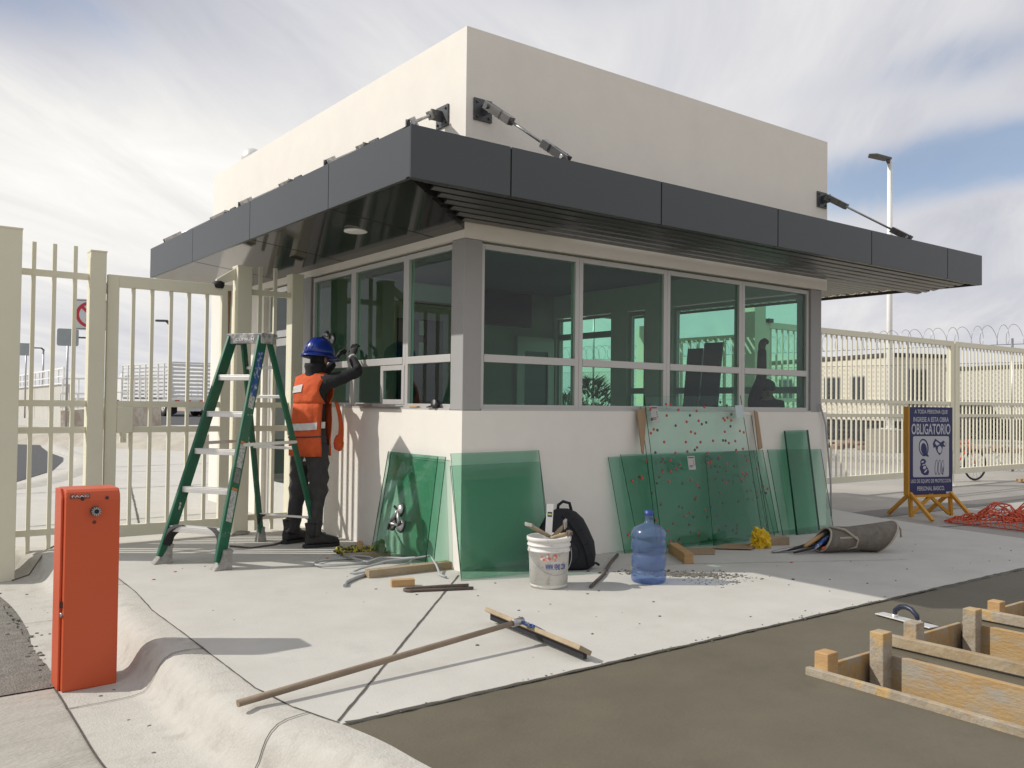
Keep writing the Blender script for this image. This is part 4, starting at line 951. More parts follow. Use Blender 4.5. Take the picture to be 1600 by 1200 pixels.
def helper():
    f = V((-.55, -.83, 0)).normalized(); r_ = V((f.y, -f.x, 0)); u = V((0, 0, 1)); base = V((4.52, .46, .02))
    t = thing('person', 'second person in dark clothes inside the booth, one gloved arm raised at the right window', 'person', tuple(base))
    P = base + u * .86; hd = base + u * 1.50
    sR = P + u * .49 + r_ * .17; sL = P + u * .49 - r_ * .17
    q = V((4.36, .40, 1.66)); wq = V((4.345, .385, 2.02))
    arm = sL if (sL - q).length < (sR - q).length else sR; oth = sR if arm is sL else sL
    J = {'pel': (P, (.14, .11)), 'ch': (P + u * .28, (.15, .11)), 'ub': (P + u * .44, (.14, .10)), 'nk': (P + u * .54, .06), 'jaw': (hd - u * .04, .075), 'hd': (hd + u * .03, (.08, .092)), 'cr': (hd + u * .1, .055),
         's1': (arm, .075), 'e1': (q, .062), 'w1': (wq, .05), 's2': (oth, .07), 'e2': (oth - u * .27, .05), 'w2': (oth - u * .48 + f * .12, .035),
         'h1': (P + r_ * .09 - u * .05, .1), 'k1': (P + r_ * .1 - u * .44, .07), 'a1': (P + r_ * .1 - u * .78, .05), 'h2': (P - r_ * .09 - u * .05, .1), 'k2': (P - r_ * .1 - u * .44, .07), 'a2': (P - r_ * .1 - u * .78, .05)}
    E_ = [('pel', 'ch'), ('ch', 'ub'), ('ub', 'nk'), ('nk', 'jaw'), ('jaw', 'hd'), ('hd', 'cr'), ('ub', 's1'), ('s1', 'e1'), ('e1', 'w1'), ('ub', 's2'), ('s2', 'e2'), ('e2', 'w2'), ('pel', 'h1'), ('h1', 'k1'), ('k1', 'a1'), ('pel', 'h2'), ('h2', 'k2'), ('k2', 'a2')]
    skin_mesh('body', J, E_, 'pel', [skin, sleeve, denim], 2, lambda c: 2 if c.z < .9 else (0 if (c - hd).length < .12 and (c - hd).dot(f) > .02 else 1), t)
    face(t, hd, f, r_, .09)
    b = MB(); b.lump(hd + u * .055 - f * .012, .105, .08, 2, 3, (1, 1.05, .85), smooth=True); part('hair', b, rubber, t)
    glove(t, wq - V((0, 0, .06)), V((.02, .0, 1)), V((.3, -.9, 0)), rubber, 1.35, mirror=-1, sc=1.35); glove(t, oth - u * .48 + f * .12, V((0, 0, -1)), r_, rubber, .4)
    boot(t, P + r_ * .1 - u * .86, f, bootm, ln=.27); boot(t, P - r_ * .1 - u * .86, f, bootm, ln=.27)
helper()

# ------------------------------------------------------------------ glass sheets leaning on the booth
def sheet(label, tl, tr, bl, br, m_=None, th=.008, group='glass sheets leaning on the booth'):
    tl, tr, bl, br = V(tl), V(tr), V(bl), V(br)
    c = (bl + br) / 2
    t = thing('glass_sheet', label, 'glass sheet', tuple(c), group)
    mb = MB(); pane(mb, tl, tr, bl, br, th); part('glass', mb, [m_ or gpane, gedge], t)
    return t
def pads(t, tl, tr, bl, br, n_, seed, off=.004, n2=0):
    """cork spacer pads stuck on a sheet"""
    rnd = random.Random(seed); tl, tr, bl, br = V(tl), V(tr), V(bl), V(br); nn = (tr - tl).cross(bl - tl).normalized()
    if nn.y > 0: nn = -nn
    protos = {}
    for i in range(n_ + n2):
        a, b = rnd.uniform(.02, .98), rnd.uniform(.02, .97)
        p = tl.lerp(tr, a).lerp(bl.lerp(br, a), b) + nn * off
        key = 1 if i >= n_ else 0
        if key not in protos:
            mb = MB(); mb.lathe(wpos(t), [(.014, 0), (.014, .005), (.011, .008)], 8, axis=nn); protos[key] = part('cork_pad', mb, padg if key else padm, t); protos[key].location = p - wpos(t)
        else:
            c = protos[key].copy(); COL.objects.link(c); c.parent = t; c.location = p - wpos(t)
# pair on the left wall
sheet('front green glass sheet of the leaning pair holding the suction lifter', (-.055, 1.10, .905), (-.055, .27, .905), (-.27, .99, .055), (-.165, .262, .055))
sheet('rear green glass sheet of the leaning pair behind the suction lifter', (-.035, 1.085, .90), (-.035, .185, .905), (-.245, .975, .05), (-.135, .19, .05))
# pair at the corner
sheet('taller of two green glass sheets leaning at the booth corner behind the bucket', (-.115, -.02, .945), (.78, -.02, .95), (-.16, -.26, .004), (.70, -.32, .004))
sheet('shorter front glass sheet leaning at the booth corner behind the bucket', (-.135, -.045, .85), (.775, -.045, .855), (-.20, -.32, .004), (.62, -.385, .004))
# wide pair, middle sheet
A = ((1.58, -.03, .872), (3.82, -.03, .885), (1.70, -.13, .004), (4.0, -.10, .004))
t = sheet('widest green glass sheet, covered in red dots, lowest behind the water jug', *A); pads(t, *A, 50, 3, n2=6)
A = ((1.72, -.045, .89), (3.66, -.05, .885), (1.84, -.19, .004), (3.80, -.20, .004))
t = sheet('second wide green glass sheet in front of the widest dotted one', *A); pads(t, *A, 22, 8, n2=4)
A = ((2.86, -.065, .875), (3.62, -.065, .885), (2.72, -.30, .01), (3.58, -.29, .01))
sheet('green glass sheet standing over the cardboard, before the yellow cloth', *A)
# tall pale sheet that reaches over the sill
A = ((2.015, -.05, 1.425), (3.42, -.05, 1.455), (2.02, -.30, .006), (3.40, -.36, .006))
t = sheet('tall pale glass sheet with red dots and stickers, reaching above the window sill', *A, m_=gpale); pads(t, (2.0, -.06, 1.40), (3.42, -.06, 1.41), (2.02, -.19, .55), (3.42, -.2, .55), 48, 21, n2=22)
sheet('second pale glass sheet just behind the tall dotted one', (2.0, -.02, 1.33), (3.64, -.02, 1.25), (2.02, -.24, .006), (3.66, -.24, .006), m_=glass('clear_pane_glass', sq(.93, .985, .965), .4))
def sticker(t, o, ex, ey, wd, ht, m_, nm='paper_label'):
    ex = V(ex).normalized(); ey = V(ey).normalized(); mb = MB(); mb.frame(o, ex, ey, ex.cross(ey), wd / 2, ht / 2, .0008); s_ = part(nm, mb, m_, t)
    return s_
lab = mat('paper_label_grey', (.42, .41, .39), .8, col2=(.5, .49, .47), vscale=6); inkm = mat('ink', (.03, .03, .03), .7)
ey = V((0, .25, 1.4)).normalized()
def label_on(t, o, wd, ht):
    s_ = sticker(t, o, (1, 0, 0), ey, wd, ht, lab); nn = V((1, 0, 0)).cross(ey)
    for dx, dz, w_, h_ in ((.0, .38, .8, .05), (-.1, -.22, .5, .03), (-.1, -.30, .5, .02), (.3, .12, .08, .06), (.3, -.02, .08, .06), (.3, -.16, .08, .06)):
        mb = MB(); mb.frame(V(o) + V((1, 0, 0)) * dx * wd + ey * dz * ht + nn * .0015, (1, 0, 0), ey, nn, wd * w_ / 2, ht * h_ / 2 + .001, .0006); part('print', mb, inkm, s_)
label_on(t, (2.12, -.082, 1.26), .10, .16); label_on(t, (2.50, -.205, .80), .10, .13)
sticker(t, (3.36, -.085, 1.29), (1, 0, .05), ey, .12, .13, mat('pale_label', (.50, .58, .58), .8))
for nm_, A_, lb in (('cardboard_corner', [(0, 0), (.13, .02), (.02, -.42), (0, -.40)], 'brown cardboard edge guard at the left side of the tall pale glass'), ('cardboard_corner', [(0, 0), (.05, -.02), (.05, -.40), (-.02, -.42)], 'brown cardboard edge guard at the right side of the tall pale glass')):
    mb = MB(); x = 1.93 if 'left' in lb else 3.66; mb.prism(A_, (x, -.03, 1.30), (1, 0, 0), (0, .17, .98), .012); solo(nm_, mb, card, lb, 'cardboard', 'cardboard edge guards')
# right group
sheet('green glass sheet farthest right along the front wall', (3.90, -.03, .885), (4.87, -.03, .87), (3.86, -.26, .004), (4.80, -.24, .004))
sheet('tall narrow dark green glass strip leaning on the rightmost sheet', (4.17, -.055, 1.085), (4.59, -.055, 1.09), (4.04, -.31, .004), (4.42, -.325, .004), th=.02)
sheet('narrow green glass strip just behind the tall dark strip', (4.19, -.03, 1.075), (4.60, -.03, 1.08), (4.06, -.28, .004), (4.44, -.295, .004))
# suction lifters
def lifter(o, nn, upv, label, rot=0):
    o = V(o); nn = V(nn).normalized(); upv = V(upv); upv = (upv - nn * upv.dot(nn)).normalized(); sd = upv.cross(nn)
    t = thing('suction_lifter', label, 'suction lifter', tuple(o), 'aluminium glass suction lifters')
    cs_ = []
    for k in range(3):
        a = R(90 + 120 * k) + rot; c = o + (sd * math.cos(a) + upv * math.sin(a)) * .085; cs_.append(c)
        mb = MB(); mb.lathe(c + nn * .002, [(.058, 0), (.060, .006), (.054, .012)], 24, axis=nn); cp = part('suction_cup', mb, rubber, t)
        mb = MB(); mb.lathe(c + nn * .014, [(.054, 0), (.052, .012), (.036, .022), (.02, .026), (.0, .027)], 24, axis=nn); part('cup_cap', mb, steel, cp)
        mb = MB(); mb.beam(c + nn * .045, c + nn * .05 + (sd * math.cos(a + 1.2) + upv * math.sin(a + 1.2)) * .055, .018, .012, nn); part('lever', mb, black, cp)
    for k in range(3):
        mb = MB(); a, b = cs_[k] + nn * .035, cs_[(k + 1) % 3] + nn * .035; m_ = (a + b) / 2 + nn * (.03 if k == 1 else .0); mb.tube([a, m_, b], [.012, .016, .012], 10); part('handle', mb, steel, t)
g1n = V((-.97, 0.02, .25)); lifter((-.172, .68, .345), g1n, (0, 0, 1), 'three cup suction lifter stuck on the leaning green glass')
lifter((.028, 2.50, 1.96), (-1, 0, 0), (0, .3, 1), 'three cup suction lifter on the window above the worker', R(30))

# ------------------------------------------------------------------ things on the slab
def bucket():
    c = V((.23, -.83, 0)); t = thing('bucket', 'white plastic bucket spattered with mortar, full of hand tools', 'bucket', tuple(c))
    mb = MB(); mb.lathe(c, [(.0, .004), (.128, .004), (.133, .0), (.136, .02), (.150, .265), (.158, .266), (.158, .278), (.152, .28), (.153, .305), (.161, .306), (.161, .316), (.155, .318), (.157, .340), (.164, .342), (.165, .368), (.158, .372), (.152, .365), (.140, .03), (.0, .03)], 40, caps=False); part('shell', mb, bucketm, t)
    mb = MB(); mb.lathe(c, [(.0, .26), (.07, .275), (.143, .25)], 24, caps=False); part('mortar', mb, bucketin, t)
    mb = MB(); mb.tube([c + V((math.cos(a) * .168, math.sin(a) * .168, .30 - .19 * math.sin((a - R(160)) / R(180) * math.pi) if True else 0)) for a in [R(160 + 180 * i / 20) for i in range(21)]], .003, 6); part('wire_handle', mb, steel, t)
    # printed lettering, wrapped round the side facing the viewer
    def wrap(body, w_, hh, z, a0, m_, nm, bold=.0):
        o = text(body, w_, c, (1, 0, 0), (0, 0, 1), m_, t, nm, th=0, height=hh, bold=bold)
        for q in o.data.vertices:
            a = a0 + q.co.x / .144; rr = .1375 + (z + q.co.z) * .054 + .0012
            q.co = V((math.cos(a) * rr, math.sin(a) * rr, z + q.co.z))
    va = math.atan2(-5.87 + .83, -3.94 - .23)
    wrap('WWW. VENIS. COM', .155, .042, .165, va + .38, blueprint, 'print', .02)
    mb = MB(); rings = []
    rnd = random.Random(4)
    for i in range(26):
        a = va + rnd.uniform(-.35, .4) ; z = .232 + rnd.uniform(-.022, .022); rr = .1375 + z * .054 + .001; d = V((math.cos(a), math.sin(a), .05)); e = V((-math.sin(a), math.cos(a), 0)); mb.frame(c + V((math.cos(a) * rr, math.sin(a) * rr, z)), e, (0, 0, 1), d, rnd.uniform(.004, .013), rnd.uniform(.003, .008), .0006)
    part('red_print', mb, redprint, t)
    return c
bc = bucket()
t = thing('spirit_level', 'aluminium spirit level standing upright in the white bucket', 'spirit level', (bc.x + .0, bc.y, .1))
a, b = V((bc.x - .02, bc.y + .01, .06)), V((bc.x + .035, bc.y + .03, .60)); d = (b - a).normalized(); rr_ = V((.8, -.6, 0)); rr_ = (rr_ - d * rr_.dot(d)).normalized()
mb = MB(); mb.beam(a, b, .026, .05, rr_); part('body', mb, alu, t, .003)
nn = d.cross(rr_); nn = nn if nn.y < 0 else -nn
mb = MB(); mb.frame(a.lerp(b, .86) + nn * .0132, d, rr_, nn, .018, .017, .001); part('vial_window', mb, black, t)
mb = MB(); mb.frame(a.lerp(b, .86) + nn * .0144, d, rr_, nn, .006, .014, .001); part('vial', mb, mat('vial_green', (.5, .6, .2), .2), t)
for i, (dx, dy, p, q, lb) in enumerate(((-.09, .03, (-.16, .02, .45), (.02, 0, .36), 'wooden hammer handle sticking out at the left of the white bucket'), (.08, -.02, (.12, -.03, .44), (.03, .02, .34), 'trowel handle sticking up at the right of the white bucket'), (.06, -.05, (.10, -.10, .39), (-.02, -.04, .36), 'short worn tool handle lying over the rim of the white bucket'))):
    t = thing('hand_tool', lb, 'hand tool', (bc.x + dx, bc.y + dy, .3), 'hand tools in the bucket')
    A_, B_ = bc + V(p), bc + V(q); mb = MB(); mb.tube([A_, A_.lerp(B_, .3), A_.lerp(B_, .7), B_], [.013, .017, .014, .010], 10); part('handle', mb, wood2, t)
    mb = MB(); d = (B_ - A_).normalized(); mb.frame(A_ - d * .01 + V((0, 0, .005)), d.cross(V((0, 0, 1))), d, (0, 0, 1), .05 if i != 1 else .03, .014, .014 if i != 1 else .03); part('head', mb, dirtpl if i != 2 else rebar, t, .004)

def backpack():
    c = V((.80, -.36, 0)); ax = V((.86, -.51, 0)).normalized(); dp = V((-ax.y, ax.x, 0)); u = V((0, 0, 1))
    t = thing('backpack', 'black backpack slumped against the booth wall behind the bucket', 'backpack', tuple(c))
    rings = []
    for z, wd, d_, lean in ((.0, .19, .10, 0), (.03, .235, .14, 0), (.12, .245, .15, .0), (.22, .235, .145, .02), (.32, .205, .125, .04), (.40, .16, .10, .06), (.45, .11, .075, .08), (.475, .05, .04, .09)):
        rings.append([c + ax * (math.copysign(abs(math.cos(a)) ** .7, math.cos(a)) * wd * (1 + .05 * noise.noise(V((math.cos(a) * 2, z * 8, 1)))) - lean * .15) + dp * (lean + math.copysign(abs(math.sin(a)) ** .8, math.sin(a)) * d_ * (1 + .09 * noise.noise(V((math.cos(a) * 3, z * 6, 7))))) + u * z for a in [2 * math.pi * j / 32 for j in range(32)]])
    mb = MB(); mb.loft(rings); part('sack', mb, packf, t)
    mb = MB(); top_ = c + dp * .10 + u * .46; mb.tube([top_ - ax * .055, top_ - ax * .05 + u * .045, top_ - ax * .01 + u * .075, top_ + ax * .045 + u * .06, top_ + ax * .06 + u * .0], .013, 8); part('grab_loop', mb, packf, t)
    mb = MB(); pts_ = [c - dp * (.145 - .02 * i + .0) * 1.0 + dp * .02 * i + ax * (.02 + .035 * math.sin(i * .6) + .012 * i) + u * (.42 - .055 * i) for i in range(8)]
    pts_ = [c + ax * x + dp * y + u * z for x, y, z in ((-.02, -.03, .455), (.03, -.075, .40), (.09, -.125, .32), (.14, -.145, .22), (.17, -.145, .12), (.19, -.12, .04))]
    for i in range(len(pts_) - 1): mb.beam(pts_[i], pts_[i + 1], .055, .014, -dp)
    part('shoulder_strap', mb, packf, t, .004)
    mb = MB(); mb.loft([[c + ax * (math.cos(a) * w_ - .05) - dp * (.135 + .03 * k) + u * (.14 + math.sin(a) * h_) for a in [2 * math.pi * j / 20 for j in range(20)]] for k, w_, h_ in ((0, .13, .11), (.6, .125, .105), (1, .10, .085))]); part('front_pocket', mb, packf, t)
    mb = MB(); p = c + ax * .24 - dp * .05 + u * .02; mb.tube([c + ax * .2 - dp * .1 + u * .06, p + u * .03, p + ax * .03 + u * .012], .01, 6); part('strap_end', mb, packf, t)
backpack()

def jug():
    c = V((.97, -1.13, 0)); t = thing('water_jug', 'large translucent blue water bottle standing on the slab', 'bottle', tuple(c))
    pr = [(.0, .012), (.09, .004), (.118, .0), (.130, .012), (.134, .04), (.133, .075), (.125, .09), (.120, .10), (.126, .112), (.131, .125), (.131, .195), (.124, .208), (.119, .22), (.124, .232), (.131, .245), (.130, .31), (.124, .322), (.122, .33), (.135, .342), (.135, .362), (.128, .385), (.110, .412), (.080, .430), (.045, .442), (.031, .455), (.028, .475), (.028, .52), (.031, .522), (.031, .535), (.026, .537), (.0, .537)]
    mb = MB(); mb.lathe(c, pr, 48, caps=False); part('bottle_wall', mb, gjug, t)
    mb = MB(); mb.lathe(c, [(.0, .016)] + [(r * .972, z + .006) for r, z in pr[1:15]] + [(.125, .29), (.0, .29)], 40, caps=False); part('water', mb, glass('jug_water', (.80, .88, .97), .5, .02), t)
    mb = MB(); mb.lathe(c, [(.033, .508), (.034, .54), (.0, .543)], 24, caps=False); part('cap', mb, mat('blue_cap', (.02, .05, .25), .4), t)
jug()
def timber(name, a, b, wd, ht, mt, label, cat='timber', group=None, mats=None):
    mb = MB(); a = V(a); b = V(b); mb.beam(a, b, wd, ht)
    return solo(name, mb, mt, label, cat, group, .003)
timber('timber_batten', (2.12, -.32, .045), (1.80, -.80, .045), .08, .09, wood, 'thick pine batten end-on beside the blue water bottle')
timber('timber_block', (3.10, -.48, .04), (3.42, -.62, .04), .09, .08, wood2, 'weathered wood block right of the yellow cloth')
timber('timber_batten', (-.73, .19, .03), (.0, .16, .03), .075, .06, wood2, 'long weathered batten under the leaning glass pair by the booth corner')
timber('timber_batten', (-.52, 1.0, .022), (-.12, .93, .022), .075, .045, wood2, 'shorter batten under the far end of the leaning glass pair')
timber('timber_block', (-.74, -.20, .026), (-.58, -.26, .026), .06, .052, wood, 'small fresh pine offcut lying before the bent rebar')
timber('timber_block', (-.16, 1.42, .03), (-.12, 1.48, .03), .05, .06, wood, 'tiny wood offcut at the foot of the left wall')
for poly, lb in (([(2.02, -.44), (2.35, -.62), (2.62, -.40), (2.3, -.24)], 'left brown cardboard scrap lying before the leaning glass'), ([(2.55, -.42), (2.82, -.66), (3.12, -.52), (2.85, -.32)], 'right brown cardboard scrap lying before the leaning glass')):
    mb = MB(); mb.prism(poly, (0, 0, .004 if 'left' in lb else .013), (1, 0, 0), (0, 1, 0), .006); solo('cardboard_scrap', mb, card, lb, 'cardboard', 'cardboard scraps on the slab')
mb = MB(); mb.lump((3.02, -.60, .075), .095, .75, 12, 4, (1.0, .8, .95), 2.2); solo('cleaning_cloth', mb, yellow, 'crumpled yellow cloth on the slab before the leaning glass', 'cloth')
# bent bars and rods
mb = MB(); pts_ = [(-.30, -.62), (-.52, -.53), (-.70, -.455)] + [(-.715 + .03 * math.cos(a) - .0, -.415 + .04 * math.sin(a)) for a in [R(-110 - 28 * i) for i in range(6)]] + [(-.66, -.385), (-.45, -.44), (-.27, -.515)]
mb.tube([(x, y, .012) for x, y in pts_], .011, 8); solo('bent_rebar', mb, rebar, 'hairpin of rusty rebar lying near the booth corner', 'rebar')
mb = MB(); mb.tube([(.43, -1.07, .012), (.80, -.80, .012), (1.25, -.42, .012), (1.56, -.18, .014)], .013, 8); solo('steel_rod', mb, rebar, 'thin dark rod on the slab between backpack and water bottle', 'rod')
# loops of grey cable
pts_ = []
for k in range(40):
    a = k / 40 * 2.1 * math.pi + 1.0; pts_.append((-.62 + .25 * math.cos(a), .80 + .17 * math.sin(a), .012 + .0006 * k))
pts_ += [(-.50, .62, .03), (-.36, .66, .05), (-.22, .52, .05), (-.18, .40, .07), (-.30, .30, .045), (-.55, .30, .03), (-.72, .30, .02), (-.78, .36, .016), (-.68, .40, .03), (-.46, .36, .075), (-.24, .30, .085), (-.12, .26, .10), (-.16, .10, .05), (-.24, -.08, .014), (-.25, -.18, .012)]
mb = MB(); mb.tube(pts_, .009, 8); solo('cable_loop', mb, cablem, 'grey cable coiled in loose loops on the slab below the worker', 'cable')
mb = MB(); mb.tube([(-.70, .24, .014), (-.85, .16, .014), (-.97, .06, .014), (-1.03, -.04, .014)], .013, 8); solo('hose_piece', mb, cablem, 'short thick grey hose end lying beside the long batten', 'hose')
mb = MB(); mb.tube([(-.62, 2.1, .008), (-.75, 2.0, .008), (-.98, 1.95, .008), (-1.1, 2.15, .008)], .008, 6); solo('cable_loop', mb, rebar, 'thin dark cable lying under the step ladder', 'cable')
mb = MB(); mb.tube([(-2.80, 2.55, -.185), (-2.68, 2.5, -.14), (-2.58, 2.62, -.03), (-2.5, 2.85, .0), (-2.3, 3.2, .01)], .007, 6); solo('cable_loop', mb, rebar, 'thin wire curling over the kerb by the widest fence post', 'cable')
mb = MB(); mb.tube([(4.86, -.02, 1.38), (4.90, -.03, 1.27), (4.95, -.035, 1.15), (4.97, -.06, .8), (5.03, -.05, .5), (5.06, -.04, .1)], .010, 8); solo('hanging_cable', mb, cablem, 'grey cable hanging from the right end of the front window', 'cable')
mb = MB()
for i, (x, y, z, r_) in enumerate(((-.42, 1.28, .03, .05), (-.33, 1.2, .035, .055), (-.30, 1.3, .03, .045), (-.44, 1.16, .025, .04), (-.24, 1.1, .04, .05))): mb.lump((x, y, z), r_, .7, i + 3, 2, (1.3, 1, .6))
solo('glove_pile', mb, strapm, 'yellow and black straps and gloves heaped at the foot of the left wall', 'strap')
mb = MB(); mb.lump((-.19, .99, .07), .06, .6, 9, 3, (1, .9, 1)); solo('cleaning_cloth', mb, mat('lime_cloth', (.45, .42, .03), .8, col2=(.08, .08, .04), vscale=30), 'small lime yellow rag tucked beside the leaning glass pair', 'cloth')
# things on the sill
t = thing('tape_measure', 'dark tape measure resting on the left window sill', 'tape measure', (.01, .40, 1.302))
mb = MB(); mb.lathe((-.02, .40, 1.335), [(.0, 0), (.036, .0), (.04, .006), (.04, .034), (.036, .04), (0, .04)], 20, axis=(1, .2, 0)); part('case', mb, black, t)
mb = MB(); mb.tube([(-.012, .44, 1.308), (-.014, .52, 1.307), (-.013, .50, 1.31), (-.01, .45, 1.32)], .005, 6); part('wrist_strap', mb, rubber, t)
mb = MB(); mb.beam((.01, .83, 1.307), (.01, .70, 1.307), .03, .012); solo('timber_block', mb, wood, 'small wood wedge on the left window sill', 'timber')
mb = MB(); mb.box(-.05, .03, 1.0, 1.78, 1.302, 1.312); mb.box(-.052, -.044, 1.0, 1.78, 1.312, 1.328); solo('metal_channel', mb, steel, 'thin metal channel lying on the left window sill', 'channel')

def tool_bag():
    a = V((3.32, -1.08, .115)); b = V((3.86, -1.36, .135)); ax = (b - a).normalized(); sd = ax.cross(V((0, 0, 1))).normalized(); u = V((0, 0, 1))
    t = thing('tool_bag', 'grey canvas tool bag lying on its side with tools spilling out', 'bag', (3.7, -1.2, 0))
    rings = []
    for q, rx, rz, slope in ((0, .125, .105, -.05), (.15, .13, .108, -.03), (.45, .125, .10, 0), (.75, .14, .115, .03), (1, .165, .135, .11)):
        c = a.lerp(b, q); rings.append([c + sd * math.cos(g_) * rx + u * (math.sin(g_) * rz) + ax * (slope * math.sin(g_) * (1 if q > .5 else -1)) for g_ in [2 * math.pi * j / 28 for j in range(28)]])
    mb = MB(); mb.loft(rings, caps=False); o = part('canvas_tube', mb, canvas, t); o.modifiers.new('thick', 'SOLIDIFY').thickness = .008
    for r_ in (rings[0], rings[-1]):
        mb = MB(); mb.tube(r_, .011, 6, closed=True); part('piping', mb, piping, t)
    mb = MB(); mb.tube([rings[0][6] + V((0, 0, .02)), rings[1][3] + V((.04, -.03, .035)), rings[2][0] + V((-.02, -.02, .01)), rings[2][25] - sd * -.012, rings[1][22]], .011, 6); part('piping', mb, piping, t)
    mb = MB(); mb.beam(rings[1][1] + sd * .006, rings[2][1] + sd * .006, .028, .004, sd); part('pale_strip', mb, piping, t)
    mb = MB(); p = rings[-1][5]; mb.tube([p, p + ax * .04 - u * .05, p + ax * .03 - u * .12 + sd * .02], .010, 6); part('carry_loop', mb, piping, t)
    mb = MB(); mb.loft([rings[2], [p.lerp(a.lerp(b, .45), .98) for p in rings[2]]], caps=False); part('bottom', mb, black, t)
    tools = ((V((3.30, -1.05, .10)), V((2.98, -.95, .03)), .014, rubber, 'black plier handle spilling from the canvas bag'), (V((3.34, -1.12, .08)), V((2.96, -1.02, .018)), .014, rubber, 'second black handle lying lowest at the canvas bag mouth'), (V((3.36, -1.06, .16)), V((3.12, -1.02, .06)), .022, wood, 'wooden mallet handle leaning out of the canvas bag'), (V((3.36, -1.12, .15)), V((3.16, -1.10, .05)), .018, bluel, 'blue grey cutter handle sticking out of the canvas bag'), (V((3.38, -1.16, .09)), V((3.20, -1.15, .05)), .014, orange, 'small orange tool at the canvas bag mouth'), (V((3.28, -.98, .05)), V((2.86, -.86, .012)), .018, steel, 'grey metal scraper lying flat before the canvas bag'))
    for A_, B_, r_, m_, lb in tools:
        x = thing('hand_tool', lb, 'hand tool', tuple(B_), 'tools spilling from the canvas bag')
        mb = MB(); mb.tube([A_, A_.lerp(B_, .35), A_.lerp(B_, .8), B_], [r_ * .7, r_, r_ * .9, r_ * .6], 8); part('handle', mb, m_, x)
        mb = MB(); d = (A_ - B_).normalized(); mb.frame(A_ + d * .03, d, d.cross(u), u, .05, r_ * 1.1, r_ * .5); part('tool_head', mb, dsteel, x, .003)
tool_bag()

def squeegee():
    t = thing('floor_squeegee', 'long wooden-handled concrete broom lying across the slab and kerb', 'broom', (-1.6, -2.0, 0))
    a = V((-2.56, -2.10, .035)); b = V((-.93, -1.95, .125)); mb = MB(); mb.tube([a, a.lerp(b, .3), a.lerp(b, .7), b], [.0165, .0165, .0158, .0145], 12); part('handle', mb, handlew, t)
    mb = MB(); e = (b - a).normalized(); mb.tube([b - e * .03, b + e * .05], .021, 12); part('socket', mb, steel, t)
    h0, h1 = V((-.76, -1.47, .07)), V((-.83, -2.42, .06)); ax = (h1 - h0).normalized(); fl = V((ax.y, -ax.x, 0)); fl = fl if fl.x > 0 else -fl
    mb = MB(); mb.frame((h0 + h1) / 2, ax, (fl + V((0, 0, -.55))), ax.cross(fl + V((0, 0, -.55))), (h1 - h0).length / 2, .045, .013); part('head_board', mb, wood2, t, .004)
    mb = MB(); mb.frame((h0 + h1) / 2 + fl * .005 - V((0, 0, .03)), ax, V((0, 0, 1)), fl, (h1 - h0).length / 2 - .01, .018, .012); part('bristles', mb, rubber, t)
    mb = MB(); c = (h0 + h1) / 2; mb.frame(c + V((-.005, 0, .017)), ax, (fl + V((0, 0, -.55))), ax.cross(fl + V((0, 0, -.55))), .055, .047, .008); mb.beam(b + e * .03, c + V((0, 0, .01)), .05, .02); part('bracket', mb, bluel, t, .003)
squeegee()

# dirt, crumbs and red pads on the slab
mb = MB(); rnd = random.Random(11)
def crumb(x, y, z, s_):
    mb.lump((x, y, z + s_ * .25), s_, .5, rnd.random() * 50, 1, (1.2, 1, .55))
for i in range(520):
    a = rnd.gauss(0, 1); x = 1.40 + a * .17; y = -1.08 - a * .15 + rnd.gauss(0, .085); crumb(x, y, 0, rnd.choice((rnd.uniform(.003, .008), rnd.uniform(.006, .016))))
for i in range(130): crumb(rnd.uniform(1.2, 1.8), rnd.uniform(-1.6, -1.1), 0, rnd.uniform(.003, .008))
for i in range(34): crumb(rnd.uniform(-1.2, 2.4), rnd.uniform(-2.4, -.2), 0, rnd.uniform(.003, .010))
for i in range(16): crumb(rnd.uniform(-2.2, 0), rnd.uniform(-2.3, 2.4), 0, rnd.uniform(.002, .006))
for i in range(18): crumb(rnd.uniform(2.5, 5.5), rnd.uniform(-2.4, -1.2), 0, rnd.uniform(.003, .009))
for i in range(45): crumb(-3.0 + rnd.gauss(0, .035), rnd.uniform(-.7, 2.2), -.2, rnd.uniform(.004, .016))
for i in range(25): crumb(rnd.uniform(-3.0, -2.7), rnd.uniform(-3, 2.0), -.2, rnd.uniform(.004, .012))
for i in range(60): crumb(rnd.uniform(-2.1, 2.0), rnd.gauss(-2.49, .02), 0, rnd.uniform(.003, .007))
sp = [(1.40 + math.cos(a) * (.13 + .05 * noise.noise(V((math.cos(a) * 2, math.sin(a) * 2, 3)))) * 1.2 - math.sin(a) * .03, -1.10 + math.sin(a) * (.09 + .04 * noise.noise(V((math.cos(a) * 3, math.sin(a) * 3, 8)))) - math.cos(a) * .09) for a in [2 * math.pi * i / 40 for i in range(40)]]
mb.prism(sp, (0, 0, .0005), (1, 0, 0), (0, 1, 0), .003)
solo('mortar_crumbs', mb, mat('mortar_crumb', (.20, .185, .16), .95, var=.5, vscale=30), None, None, kind='stuff')
proto = None
for i, (x, y) in enumerate(((-2.08, 1.0), (-1.86, 1.22), (-.52, 1.0), (-.43, 1.08), (-.62, 1.12), (-.58, .78), (-.34, .62), (-.12, .42), (2.6, -1.25))):
    if proto is None:
        mb = MB(); mb.lathe((x, y, 0), [(.013, 0), (.013, .004), (.0, .005)], 8); proto = solo('cork_pad', mb, padm, 'small loose red pad lying on the slab', 'pad', 'loose red pads on the slab'); p0_ = V((x, y, 0))
    else: c = proto.copy(); COL.objects.link(c); c.location = proto.location + V((x, y, 0)) - p0_

